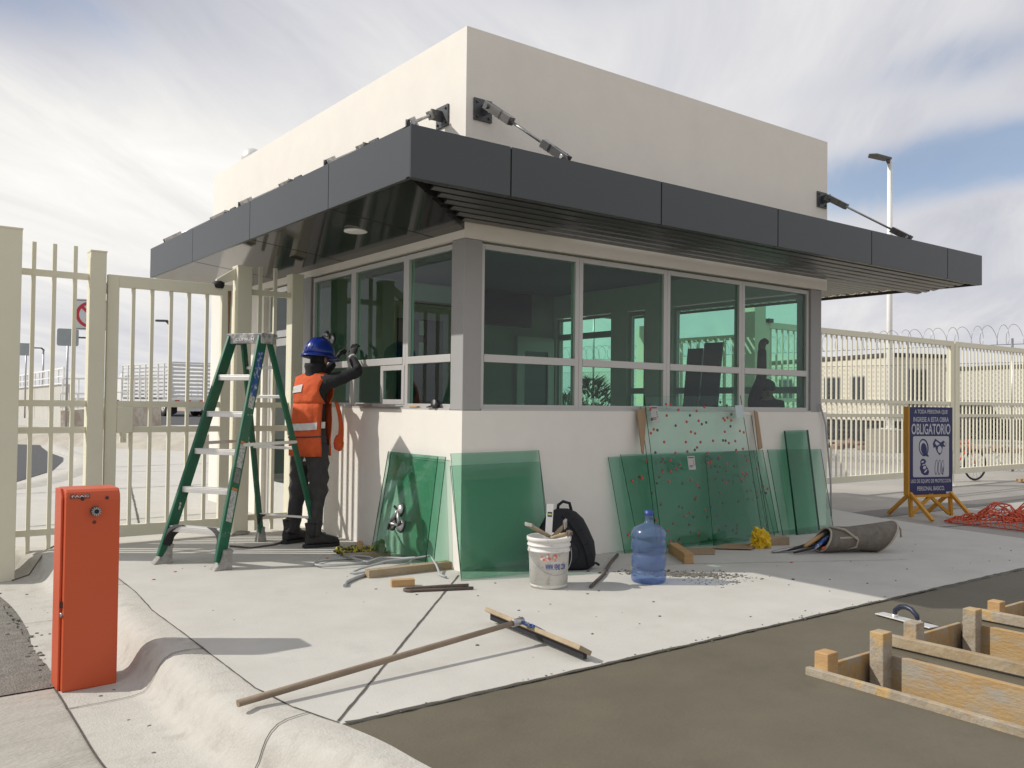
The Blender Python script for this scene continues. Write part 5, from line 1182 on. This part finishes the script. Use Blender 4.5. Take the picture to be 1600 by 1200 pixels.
# ------------------------------------------------------------------ formwork and float in the wet strip
def formbox(x0, x1, yt, label, st):
    t = thing('formwork_box', label, 'formwork', ((x0 + x1) / 2, (yt - 3.5) / 2, -.3), 'timber formwork boxes set in wet concrete')
    y0 = -7.4
    mb = MB(); mb.box(x0 - .012, x0 + .022, y0, yt, -.33, .032); part('side_board', mb, formgrey, t, .004)
    mb = MB(); mb.box(x1 - .022, x1 + .012, y0, yt - .03, -.33, .030); part('side_board', mb, formw, t, .004)
    mb = MB(); mb.box(x0 + .0225, x1 - .0225, yt - .03, yt - .004, -.33, .022); part('end_board', mb, formw, t, .004)
    for (sx, sy, hz, w_) in st:
        mb = MB(); mb.box(sx - w_, sx + w_, sy - .04, sy + .04, -.33, hz); s_ = part('stake', mb, wood if sx < .1 or hz < .11 else formgrey, t, .006)
    return t
formbox(-.03, .55, -3.20, 'nearest timber form box with a mortar crusted rail and two stakes', ((.035, -3.27, .115, .045), (.49, -3.30, .155, .045)))
formbox(.93, 1.62, -3.16, 'middle timber form box behind the nearest one', ((.985, -3.215, .12, .045), (1.565, -3.27, .13, .042)))
formbox(2.0, 2.6, -3.12, 'farthest timber form box at the right edge', ((2.06, -3.19, .10, .04),))
timber('timber_batten', (.80, -3.17, .035), (.87, -6.5, .05), .045, .06, wood2, 'long batten laid on the wet concrete between the first two form boxes')
timber('timber_batten', (1.88, -3.14, .035), (1.86, -6.5, .05), .05, .06, formgrey, 'crusted batten laid between the second and third form boxes')
t = thing('hand_float', 'pale magnesium float with black handle resting on wet concrete', 'float', (1.5, -2.95, 0))
a, b = V((1.47, -2.72, .006)), V((1.40, -3.12, .006)); mb = MB(); mb.beam(a, b, .085, .008); part('blade', mb, alu, t, .002)
mb = MB(); c = (a + b) / 2; d = (b - a).normalized(); mb.tube([c - d * .085 + V((0, 0, .005)), c - d * .08 + V((0, 0, .045)), c - d * .04 + V((0, 0, .075)), c + V((0, 0, .083)), c + d * .04 + V((0, 0, .075)), c + d * .08 + V((0, 0, .045)), c + d * .085 + V((0, 0, .005))], [.014, .016, .017, .017, .017, .016, .014], 10); part('handle', mb, mat('blue_black_grip', (.02, .025, .05), .4), t)
for s_ in (-1, 1): mb = MB(); mb.tube([c + d * .085 * s_, c + d * .085 * s_ + V((0, 0, .02))], .02, 10); part('handle_foot', mb, alu, t)

# ------------------------------------------------------------------ safety sign
def sign():
    o = V((7.94, .62, -.2)); ex = V((.945, -.33, 0)).normalized(); u = V((.0, 0.0, 1)); nn = V((ex.y, -ex.x, 0))
    if nn.y > 0: nn = -nn
    t = thing('safety_sign', 'blue and white safety notice board on yellow trestle legs', 'sign', tuple(o + ex * .30))
    Wd, z0, z1 = .76, .33, 1.56
    mb = MB(); mb.frame(o + ex * Wd / 2 + u * (z0 + z1) / 2, ex, u, nn, Wd / 2, (z1 - z0) / 2, .016); bd = part('board', mb, signb, t, .002)
    for s_ in (-.02,):
        mb = MB(); mb.frame(o + ex * (s_ - .0) + u * (z0 + z1) / 2 - nn * .01, ex, u, nn, .012, (z1 - z0) / 2 + .005, .045); part('frame_side', mb, signo, t, .002)
    mb = MB(); mb.frame(o + ex * Wd / 2 + u * (z0 - .02), ex, u, nn, Wd / 2, .018, .03); part('frame_foot', mb, signo, t)
    for q in (.03, Wd - .03):
        for s_, e in ((1, .0), (-1, 0)):
            a = o + ex * q + u * (z0 + .02); b = o + ex * q + nn * .42 * s_ + u * .02
            mb = MB(); mb.beam(a, b, .045, .045); part('leg', mb, signo, t, .003)
        mb = MB(); mb.beam(o + ex * q + u * z0, o + ex * q + u * .02 + ex * (.02), .045, .045); part('leg', mb, signo, t, .003)
    mb = MB(); mb.beam(o + ex * .05 + u * .05, o + ex * (Wd * .55) + u * z0, .04, .04); part('leg_brace', mb, signo, t); mb = MB(); mb.beam(o + ex * (Wd - .05) + u * .05, o + ex * (Wd * .45) + u * z0, .04, .04); part('leg_brace', mb, signo, t)
    f = o + nn * .0165
    def P(x, z): return f + ex * (Wd / 2 + x) + u * z
    for s_, wd, hh, z, bo in (('A TODA PERSONA QUE', .58, .066, 1.49, .014), ('INGRESE A ESTA OBRA', .62, .068, 1.385, .014), ('OBLIGATORIO', .68, .15, 1.25, .016), ('USO DE EQUIPO DE PROTECCION', .70, .06, .515, .011), ('PERSONAL BASICO.', .48, .06, .415, .011)):
        text(s_, wd, P(0, z), ex, u, signw, bd, height=hh, bold=bo, th=.001)
    pl = []
    for cx, cz, a0 in ((.29, 1.125, 0), (-.29, 1.125, 90), (-.29, .60, 180), (.29, .60, 270)):
        for i in range(5): a = R(a0 + i * 22.5); pl.append((cx + .025 * math.cos(a), cz + .025 * math.sin(a)))
    mb = MB(); mb.prism(pl, P(0, 0), ex, u, .001); pn = part('white_panel', mb, mat('panel_white', (.50, .52, .56), .55), bd)
    def shape(poly, m_, th, nm): mb = MB(); mb.prism(poly, P(0, 0) + nn * .001, ex, u, th); return part(nm, mb, m_, pn)
    def ell(cx, cz, a, b, rot=0, n_=24, t0=0, t1=360): return [(cx + math.cos(R(t0 + (t1 - t0) * i / (n_ - (t1 - t0 < 360)))) * a * math.cos(rot) - math.sin(R(t0 + (t1 - t0) * i / (n_ - (t1 - t0 < 360)))) * b * math.sin(rot), cz + math.cos(R(t0 + (t1 - t0) * i / (n_ - (t1 - t0 < 360)))) * a * math.sin(rot) + math.sin(R(t0 + (t1 - t0) * i / (n_ - (t1 - t0 < 360)))) * b * math.cos(rot)) for i in range(n_)]
    # helmet
    shape(ell(-.13, .99, .085, .125, .15), signb, .001, 'helmet_picture'); shape(ell(-.135, .99, .066, .103, .15), signw, .002, 'helmet_picture'); shape(ell(-.128, .97, .05, .085, .15), signb, .003, 'helmet_picture'); shape(ell(-.09, .895, .055, .018, -.6), signb, .0025, 'helmet_picture')
    # goggles
    shape([(.15 + (x - .15) * 1.35, 1.0 + (z - .955) * 1.35) for x, z in [(.06, .99), (.09, 1.04), (.16, 1.0), (.20, 1.02), (.235, .99), (.22, .955), (.19, .955), (.18, .90), (.15, .865), (.115, .90), (.09, .955), (.07, .94)]], signb, .001, 'goggles_picture'); shape(ell(.15, .962, .036, .05), signw, .002, 'goggles_picture'); shape(ell(.238, 1.04, .017, .02), signw, .002, 'goggles_picture'); shape([(.065, 1.05), (.085, 1.08), (.15, 1.04), (.10, 1.015)], signw, .002, 'goggles_picture')
    # boot
    shape([(-.19, .80), (-.16, .835), (-.12, .83), (-.085, .80), (-.105, .76), (-.06, .70), (-.035, .65), (-.05, .605), (-.12, .60), (-.17, .63), (-.20, .70), (-.185, .75)], signb, .001, 'boot_picture'); shape(ell(-.115, .71, .028, .022, .5), signw, .002, 'boot_picture'); shape(ell(-.095, .66, .035, .012, .7), signw, .002, 'boot_picture'); shape(ell(-.15, .79, .025, .012, .3), signw, .002, 'boot_picture'); shape(ell(-.13, .75, .03, .008, .3), signw, .002, 'boot_picture')
    # gloves
    for cx, ln in ((.09, .17), (.145, .175), (.20, .16)):
        shape(ell(cx, .71, .026, ln / 1.6, -.06), signb, .001 + .0004 * (cx > .1), 'glove_picture'); shape(ell(cx, .712, .018, ln / 1.8, -.06), signw, .002 + .0004 * (cx > .1), 'glove_picture')
    shape(ell(.205, .66, .008, .06), signb, .003, 'glove_picture')
    mb = MB(); mb.frame(P(.30, .35), ex, u, nn, .035, .014, .001); part('maker_plate', mb, signw, bd)
sign()
# heap of orange safety net
def net():
    mb = MB(); rows = []
    for i in range(46):
        row = []
        for j in range(20):
            x = 7.95 + i * .06; y = -1.35 + j * .075 + .2 * math.sin(i * .3) - .012 * i; h_ = .05 + .22 * max(0, noise.noise(V((i * .16, j * .22, 3.3)))) * 1.6 + .05 * noise.noise(V((i * .9, j * .9, 1))) + .13 * min(1, i / 26)
            e = min(1, j / 3, (19 - j) / 3, i / 3); row.append((x + .05 * noise.noise(V((i * .7, j * .7, 9))), y + .06 * noise.noise(V((i * .7, j * .7, 5))), -.19 + max(.01, h_) * e))
        rows.append(row)
    mb.loft(rows, loop=False, caps=False)
    o = solo('safety_net', mb, netm, 'crumpled heap of orange safety net beyond the slab edge', 'net')
    wm = o.modifiers.new('strands', 'WIREFRAME'); wm.thickness = .016
net()

# ------------------------------------------------------------------ background, left
mb = MB(); rows = []
for y, z in ((23, -.02), (27, .08), (31, .26), (35, .42), (40, .45), (160, .5)): rows.append([V((x, y, z)) for x in (-120, -6, -3, 0, 4, 8, 16)])
mb.loft(rows, loop=False, caps=False, smooth=True); struct('far_rise', mb, slabm)
mb = MB(); rows = []
for y, z in ((31.5, .29), (35, .428), (40, .458), (75, .478)): rows.append([V((3.4 + (y - 31) * .24, y, z)), V((16, y, z))])
mb.loft(rows, loop=False, caps=False); struct('far_lane', mb, asphd)
def truck():
    o = V((9.32, 40.5, .45)); er = V((.992, .12, 0)).normalized(); el = V((-er.y, er.x, 0)); u = V((0, 0, 1))
    t = thing('stake_truck', 'white stake-bed truck parked with its rear toward the fence', 'truck', tuple(o))
    def P(a, b, z): return o + er * a + el * b + u * z
    wd, ln = 2.5, 6.6
    mb = MB(); mb.frame(P(wd / 2, ln / 2, .80), er, el, u, wd / 2, ln / 2, .07); part('bed', mb, trkw, t)
    def panel(nm, A_, B_, z0, z1, nsl, npost, outd):
        p = MB(); A_, B_ = V(A_), V(B_); hz = (z1 - z0) / nsl
        for i in range(nsl):
            z = z0 + (i + .5) * hz; p.beam(A_ + u * z, B_ + u * z, .03, hz * .62)
        for i in range(npost):
            q = A_.lerp(B_, i / (npost - 1)) + outd * .03; p.beam(q + u * z0, q + u * z1, .07, .05, outd)
        p.beam(A_ + u * (z1 + .03), B_ + u * (z1 + .03), .07, .08)
        part(nm, p, trkw, t)
    g0 = o
    panel('rear_gate', P(0, 0, 0), P(wd, 0, 0), .95, 2.75, 9, 4, -el); panel('side_rack', P(0, .05, 0), P(0, ln, 0), .95, 2.75, 9, 9, -er); panel('side_rack', P(wd, .05, 0), P(wd, ln, 0), .95, 2.75, 9, 9, er); panel('front_rack', P(0, ln, 0), P(wd, ln, 0), .95, 2.75, 9, 4, el)
    mb = MB(); mb.frame(P(wd / 2, -.02, .62), er, el, u, wd / 2, .03, .10); bp_ = part('bumper', mb, trkw, t)
    for a in (.25, .45, wd - .45, wd - .25):
        mb = MB(); mb.lathe(P(a, -.05, .60), [(.0, 0), (.06, 0), (.06, .02), (0, .02)], 12, axis=-el); part('tail_light', mb, redm, t)
    for a in (.3, .9, 1.6, 2.2):
        mb = MB(); mb.frame(P(a, -.055, .83), er, el, u, .12, .004, .025); part('reflector', mb, redm, t)
    for b in (1.2, 2.2, 7.6):
        for a in (.22, wd - .22):
            mb = MB(); mb.lathe(P(a - .14, b, .42), [(.0, .02), (.25, .02), (.40, .0), (.42, .05), (.42, .23), (.40, .28), (.25, .26), (0, .26)], 24, axis=er); w_ = part('wheel', mb, tyre, t)
            mb = MB(); mb.lathe(P(a - .145, b, .42), [(.0, .03), (.24, .01), (.24, .27), (0, .27)], 16, axis=er); part('rim', mb, alu, w_)
    mb = MB()
    for a in (.25, wd - .25): mb.prism([(-.3, 0), (.3, 0), (.3, -.35), (0, -.5), (-.3, -.35)], P(a, .55, .55), er, u, .02)
    part('mud_flap', mb, rubber, t)
    mb = MB(); mb.prism([(-.5, 0), (.5, 0), (.3, -.22), (-.3, -.22)], P(wd / 2, .05, .5), er, u, .03); part('hitch_plate', mb, trkw, t)
    mb = MB(); mb.loft([[P(a, b, z) for a, z in ((.1, z0), (2.4, z0), (2.4 - i_, z1), (.1 + i_, z1))] for b, z0, z1, i_ in ((6.8, .5, 2.3, .1), (7.6, .5, 2.35, .12), (8.5, .5, 1.6, .1), (9.3, .5, 1.5, .15))], smooth=False); part('cab', mb, trkw, t, .05)
truck()
def roadsign(name, label, p, wd, ht, z0, ground, faced, circle=False):
    p = V(p); t = thing(name, label, 'sign', (p.x, p.y, ground)); toc = V((-3.94 - p.x, -5.87 - p.y, 0)).normalized(); ex = V((-toc.y, toc.x, 0)); u = V((0, 0, 1))
    mb = MB(); mb.tube([V((p.x, p.y, ground)) - toc * .05, V((p.x, p.y, z0 + ht)) - toc * .05], .035, 10); part('post', mb, steel, t)
    rr = []
    for cx, cz, a0 in ((wd / 2 - .06, ht - .06, 0), (-wd / 2 + .06, ht - .06, 90), (-wd / 2 + .06, .06, 180), (wd / 2 - .06, .06, 270)):
        for i in range(4): a = R(a0 + i * 30); rr.append((cx + .06 * math.cos(a), cz + .06 * math.sin(a)))
    mb = MB(); mb.prism(rr, (p.x, p.y, z0), ex, u, .012); bd = part('board', mb, signw if faced else mat('sign_back_grey', (.34, .37, .38), .6, col2=(.26, .29, .3), vscale=5), t)
    o = V((p.x, p.y, z0 + ht / 2)) + toc * .014
    if (ex.cross(u)).dot(toc) < 0: ex = -ex
    if circle:
        def ring(r0, r1, m_, th):
            b = MB(); b.loft([[o + toc * th + ex * math.cos(a) * r + u * math.sin(a) * r for a in [2 * math.pi * i / 40 for i in range(40)]] for r in (r0, r1)], caps=False, smooth=False); part('red_ring', b, m_, bd)
        b = MB(); b.frame(o, ex, u, toc, wd / 2 - .02, ht / 2 - .02, .001); part('dark_border', b, mat('sign_border', (.12, .12, .12), .5), bd)
        b = MB(); b.frame(o + toc * .003, ex, u, toc, wd / 2 - .035, ht / 2 - .035, .001); part('white_panel', b, signw, bd)
        rm = mat('sign_red', (.42, .02, .03), .5)
        ring(.19, .245, rm, .008)
        b = MB(); b.frame(o + toc * .009, (ex - u), (ex + u), toc, .2, .026, .001); part('red_slash', b, rm, bd)
        b = MB()
        for cx, cz, a, c in ((-.02, .02, .05, .10), (.07, -.02, .035, .06), (-.05, -.10, .025, .022), (.06, -.10, .025, .022)): b.frame(o + toc * .006 + ex * cx + u * cz, ex, u, toc, a, c, .001)
        part('truck_picture', b, mat('sign_ink', (.02, .02, .02), .5), bd)
roadsign('road_sign', 'white no-trucks road sign with red slashed circle behind the fence', (-.32, 12.04), .60, .58, 2.62, -.02, True, True)
roadsign('road_sign', 'nearer of two grey sign backs on posts behind the left railing', (1.65, 24.96), .62, .55, 3.0, 0, False)
roadsign('road_sign', 'farther and smaller of two grey sign backs at the far left', (2.39, 38.19), .62, .55, 3.2, .4, False)
def lamp(p, z1, z0, label, arm, headlen=.75, r=.07, mt=None, base=None):
    p = V((p[0], p[1], z0)); t = thing('street_lamp', label, 'street lamp', tuple(p), 'area lamps on posts'); arm = V(arm).normalized()
    mb = MB(); mb.tube([p, V((p.x, p.y, z1))], [r, r * .75], 10); part('pole', mb, mt or steel, t)
    q = V((p.x, p.y, z1 - .02)); e = q + arm * .15 + V((0, 0, .08)); u = V((0, 0, 1)); sd = arm.cross(u)
    mb = MB(); mb.beam(q - arm * .05 - u * .12, e - arm * .0, .10, .12, u); part('bracket', mb, dsteel, t)
    mb = MB(); mb.prism([(-headlen * .05, -.16), (headlen * .8, -.19), (headlen, 0.0), (headlen * .8, .19), (-headlen * .05, .16)], e - u * .05 , arm, sd if arm.cross(sd).z > 0 else -sd, .08); part('lamp_head', mb, dsteel, t, .015)
    if base:
        mb = MB(); mb.box(p.x - base / 2, p.x + base / 2, p.y - base / 2, p.y + base / 2, z0, z0 + .8); part('concrete_base', mb, mat('lamp_base_concrete', (.36, .33, .28), .9, var=.2), t, .02)
        mb = MB(); mb.box(p.x - .22, p.x + .22, p.y - .22, p.y + .22, z0 + .8, z0 + .84); part('base_plate', mb, white, t)
lamp((25.3, 10.8), 10.05, -.215, 'tall white lamp post on concrete block right of the booth', (-.95, .1, 0), 1.0, .11, white, 1.1)
lamp((7.72, 35.38), 4.85, .42, 'dark lamp head above the truck seen between gate bars', (-.8, .5, 0), .5, .035)
lamp((7.03, 48.44), 4.72, .45, 'far dark lamp head beside the no-trucks sign', (-.9, .3, 0), .5, .05)
lamp((7.63, 66.8), 4.95, .45, 'thin far lamp post above the left white railing', (-1, .2, 0), .8, .08)
lamp((37, 39), 9.0, -.3, 'distant lamp post seen through the booth windows', (-1, .2, 0), 1.4, .08)
def white_rail(pts, z0f, h_, label, wall=None, mt=white, npost=14):
    a, b = V((*pts[0], 0)), V((*pts[1], 0)); c = (a + b) / 2
    t = thing('guard_railing', label, 'railing', (c.x, c.y, 0)); za, zb = z0f
    for q in (1.0, .5, .08):
        mb = MB(); mb.beam(a + V((0, 0, za + h_ * q)), b + V((0, 0, zb + h_ * q)), .06, .06 if q == 1 else .04); part('rail', mb, mt, t)
    for i in range(npost + 1):
        p = a.lerp(b, i / npost); z = za + (zb - za) * i / npost; mb = MB(); mb.beam(p + V((0, 0, z)), p + V((0, 0, z + h_)), .045, .045, (1, 0, 0)); part('post', mb, mt, t)
white_rail(((2.84, 47), (2.55, 30.5)), (1.75, 1.85), .62, 'white railing descending along the wall at the far left')
white_rail(((1.95, 27.3), (6.2, 31.4)), (.95, 1.15), 1.05, 'white railing on the block wall behind the hinged gate')
white_rail(((1.8, 26.8), (3.0, 27.6)), (1.0, 1.0), .5, 'short white railing before the block wall', npost=4)
mb = MB(); mb.add([(2.9, 47, .3), (3.1, 47, .3), (3.1, 47, 1.78), (2.9, 47, 1.78), (2.6, 30.4, .1), (2.8, 30.4, .1), (2.8, 30.4, 1.86), (2.6, 30.4, 1.86)], [(3, 2, 1, 0), (4, 5, 6, 7), (0, 1, 5, 4), (1, 2, 6, 5), (2, 3, 7, 6), (3, 0, 4, 7)]); solo('retaining_wall', mb, slabm, 'long pale retaining wall under the far left railing', 'wall')
mb = MB(); mb.beam((2.0, 27.35, .42), (6.25, 31.45, .62), .2, 1.0); solo('block_wall', mb, mat('red_block', (.42, .35, .28), .9, col2=(.52, .48, .42), vscale=3, thr=(.45, .55)), 'low reddish block wall behind the hinged gate', 'wall')

# ------------------------------------------------------------------ background, right
def chainlink():
    A_, B_ = V((19.4, 1.5, -.2)), V((16.6, 27, -.2)); ln = (B_ - A_).length; d = (B_ - A_).normalized(); u = V((0, 0, 1)); h_ = 2.7
    t = thing('chain_link_fence', 'chain link site fence topped by razor wire behind the gates', 'fence', tuple((A_ + B_) / 2))
    first = None; n_ = 10
    for i in range(n_ + 1):
        p = A_.lerp(B_, i / n_)
        if first is None: mb = MB(); mb.tube([p, p + u * 3.3], .03, 8); first = part('post', mb, steel, t); p0 = p
        else: c = first.copy(); COL.objects.link(c); c.parent = t; c.location = first.location + (p - p0)
    for z in (.9, 1.75, 2.7, 3.15):
        mb = MB(); mb.tube([A_ + u * z, B_ + u * z], .008, 5); part('strand', mb, wire, t)
    mb = MB(); st = .13; k = int((ln + h_) / st)
    for i in range(k):
        for s_ in (1, -1):
            x0 = i * st - h_; x1 = x0 + h_; z0, z1 = (0, h_) if s_ > 0 else (h_, 0)
            if x0 < 0: z0 += (z1 - z0) * (-x0) / (x1 - x0); x0 = 0
            if x1 > ln: z1 = z0 + (z1 - z0) * (ln - x0) / (x1 - x0); x1 = ln
            if x1 - x0 < .02: continue
            mb.tube([A_ + d * x0 + u * z0, A_ + d * x1 + u * z1], .0042, 3, caps=False)
    part('wire_mesh', mb, wire, t)
    pts_ = []; turns = int(ln / .30)
    for i in range(turns * 16):
        a = i / 16 * 2 * math.pi; n2 = d.cross(u); pts_.append(A_ + d * (ln * i / (turns * 16)) + u * (3.40 + .25 * math.sin(a)) + n2 * .25 * math.cos(a) + d * .05 * math.sin(a * .5))
    mb = MB(); mb.tube(pts_, .0065, 4); part('razor_wire', mb, steel, t)
chainlink()
def office(o, ax, ln, wd, h_, label, z0=.55, mt=None, wins=()):
    o = V(o); ax = V(ax).normalized(); ey_ = V((ax.y, -ax.x, 0)); u = V((0, 0, 1)); mt = mt or trailm
    t = thing('office_trailer', label, 'trailer', tuple(o))
    def F(mb, a0, a1, b0, b1, z0_, z1_): mb.frame(o + ax * (a0 + a1) / 2 + ey_ * (b0 + b1) / 2 + u * (z0_ + z1_) / 2, ax, ey_, u, (a1 - a0) / 2, (b1 - b0) / 2, (z1_ - z0_) / 2)
    mb = MB(); F(mb, 0, ln, 0, wd, z0, h_); part('shell', mb, mt, t, .03)
    mb = MB(); F(mb, -.08, ln + .08, -.08, wd + .08, h_ + .002, h_ + .16); part('roof_edge', mb, mat('dark_roof_trim', (.07, .065, .06), .8), t)
    mb = MB(); F(mb, .05, ln - .05, .05, wd - .05, 0, z0 - .002); part('skirt', mb, darkm, t)
    for face_, a, z, ww, hh in wins:
        mb = MB(); fr = MB()
        if face_ == 'L': F(fr, a - .06, a + ww + .06, -.03, .0, z - .06, z + hh + .06); F(mb, a, a + ww, -.045, -.031, z, z + hh)
        else: F(fr, -.03, .0, a - .06, a + ww + .06, z - .06, z + hh + .06); F(mb, -.045, -.031, a, a + ww, z, z + hh)
        w_ = part('window', fr, mat('trailer_window_frame', (.3, .29, .27), .5), t); part('pane', mb, mat('dark_glass', (.03, .035, .04), .15), w_)
office((32, 14.6, -.2), (.34, .94, 0), 12, 3.0, 3.75, 'beige site office trailer with dark roof edge behind the long gate', .95, wins=(('L', 1.6, 1.9, .9, 1.0), ('L', 3.3, 1.9, 1.1, 1.0), ('L', 7, 1.9, 1.1, 1.0), ('S', .9, 1.3, 1.0, 1.9)))
office((41.5, 10.9, -.2), (.34, .94, 0), 9, 3.0, 3.6, 'grey white site cabin farther right behind the second gate', 1.0, mat('grey_trailer', (.5, .48, .43), .7, var=.06))
t = thing('storage_container', 'dark storage container behind the second gate', 'container', (44, 17, -.2))
mb = MB(); mb.box(41, 48, 15.5, 18.5, -.2, 1.45); part('body', mb, mat('container_dark', (.06, .055, .052), .8, var=.3, stretch=(12, 1, .1), vscale=3), t, .02)
mb = MB(); mb.box(40.9, 48.1, 15.4, 18.6, 1.452, 1.56); part('lid', mb, dsteel, t)
mb = MB(); rnd = random.Random(5)
for i in range(150):
    a = rnd.random(); mb.lump((23.2 + a * 6 + rnd.gauss(0, .7), 21 - a * 14 + rnd.gauss(0, .8), -.15), rnd.uniform(.12, .42), .7, i, 1, (1.2, 1, .7))
solo('rubble_heap', mb, rubble, None, None, kind='stuff')
mb = MB(); mb.box(80, 150, 52, 90, -.5, 7.0); mb.box(84, 140, 50, 51.9, -.5, 4.5); solo('far_warehouse', mb, mat('far_wall_white', (.62, .62, .6), .8, var=.1, vscale=.2), 'long white warehouse far beyond the second gate', 'warehouse')
def bicycle():
    o = V((14.55, 3.55, -.2)); ax = V((.97, -.25, 0)).normalized(); u = V((0, 0, 1)); sd = V((-ax.y, ax.x, 0)); t = thing('bicycle', 'orange framed bicycle leaning behind the second gate', 'bicycle', tuple(o))
    r_ = .33; w1 = o + u * r_; w2 = o + ax * 1.05 + u * r_
    for c in (w1, w2):
        mb = MB(); mb.tube([c + ax * math.cos(a) * r_ * .96 + u * math.sin(a) * r_ * .96 for a in [2 * math.pi * i / 32 for i in range(32)]], .022, 8, closed=True); w_ = part('wheel', mb, tyre, t)
        mb = MB()
        for i in range(14): a = i * math.pi / 7; mb.tube([c, c + ax * math.cos(a) * r_ * .93 + u * math.sin(a) * r_ * .93], .003, 4)
        mb.lathe(c - sd * .03, [(0, 0), (.03, 0), (.03, .06), (0, .06)], 10, axis=sd); part('spokes', mb, steel, w_)
    bb = o + ax * .46 + u * .30; st = o + ax * .32 + u * .78; hdp = o + ax * .86 + u * .80; mb = MB()
    for p, q in ((bb, st), (bb, hdp - u * .08), (st, hdp), (bb, w1), (st, w1), (hdp + u * .08, w2)): mb.tube([p, q], .017, 8)
    part('frame', mb, orange, t)
    mb = MB(); mb.lump(st + u * .08, .10, .1, 2, 2, (1.2, .6, .35)); mb.tube([st, st + u * .07], .013, 6); part('saddle', mb, rubber, t)
    mb = MB(); q = hdp + u * .16; mb.tube([q + sd * .28 - ax * .05, q + sd * .12, q, q - sd * .12, q - sd * .28 - ax * .05], .013, 6); part('handlebar', mb, dsteel, t)
    mb = MB(); mb.lathe(bb - sd * .05, [(0, 0), (.09, 0), (.09, .01), (0, .01)], 16, axis=sd); mb.tube([bb - sd * .06 - ax * .15, bb - sd * .06 + ax * .15], .01, 6); part('crank', mb, dsteel, t)
bicycle()
for i, (a, b, lb) in enumerate((((15.9, 2.45, -.16), (19.5, 2.3, -.15), 'lower pine plank on the ground at the foot of the second gate'), ((16.6, 2.35, -.10), (20.0, 2.2, -.09), 'upper pine plank lying over another at the second gate'))):
    timber('timber_plank', a, b, .28, .05, wood, lb, 'plank', 'planks by the second gate')
def shrub(c, r_, h_, label, n_=900, seed=1):
    t = thing('shrub', label, 'shrub', c); rnd = random.Random(seed); c = V(c); mb = MB()
    for i in range(n_):
        th = rnd.uniform(0, 2 * math.pi); q = rnd.random() ** .6; z = rnd.random() ** .8 * h_; rad = r_ * q * (1 - (z / h_) ** 1.6) ** .6 * (1 + .4 * noise.noise(V((math.cos(th) * 2, math.sin(th) * 2, z))))
        p = c + V((math.cos(th) * rad, math.sin(th) * rad, z)); d = V((math.cos(th) * .7, math.sin(th) * .7, rnd.uniform(.2, 1.2))).normalized(); s_ = d.orthogonal().normalized() * rnd.uniform(.03, .06); l_ = rnd.uniform(.18, .4)
        mb.poly([p - s_, p + d * l_ * .5 - s_ * .6, p + d * l_, p + d * l_ * .5 + s_ * .6, p + s_])
    part('leaves', mb, bush, t)
    mb = MB(); mb.tube([c, c + V((.05, .02, h_ * .5))], [.06, .03], 6); part('stem', mb, wood2, t)
shrub((14.3, 14.2, -.2), 1.5, 2.3, 'dark spiky shrub seen through the booth windows', 1100, 3)
shrub((15.4, 16.6, -.2), 1.2, 1.8, 'lower shrub behind the dark spiky one beyond the booth', 700, 4)
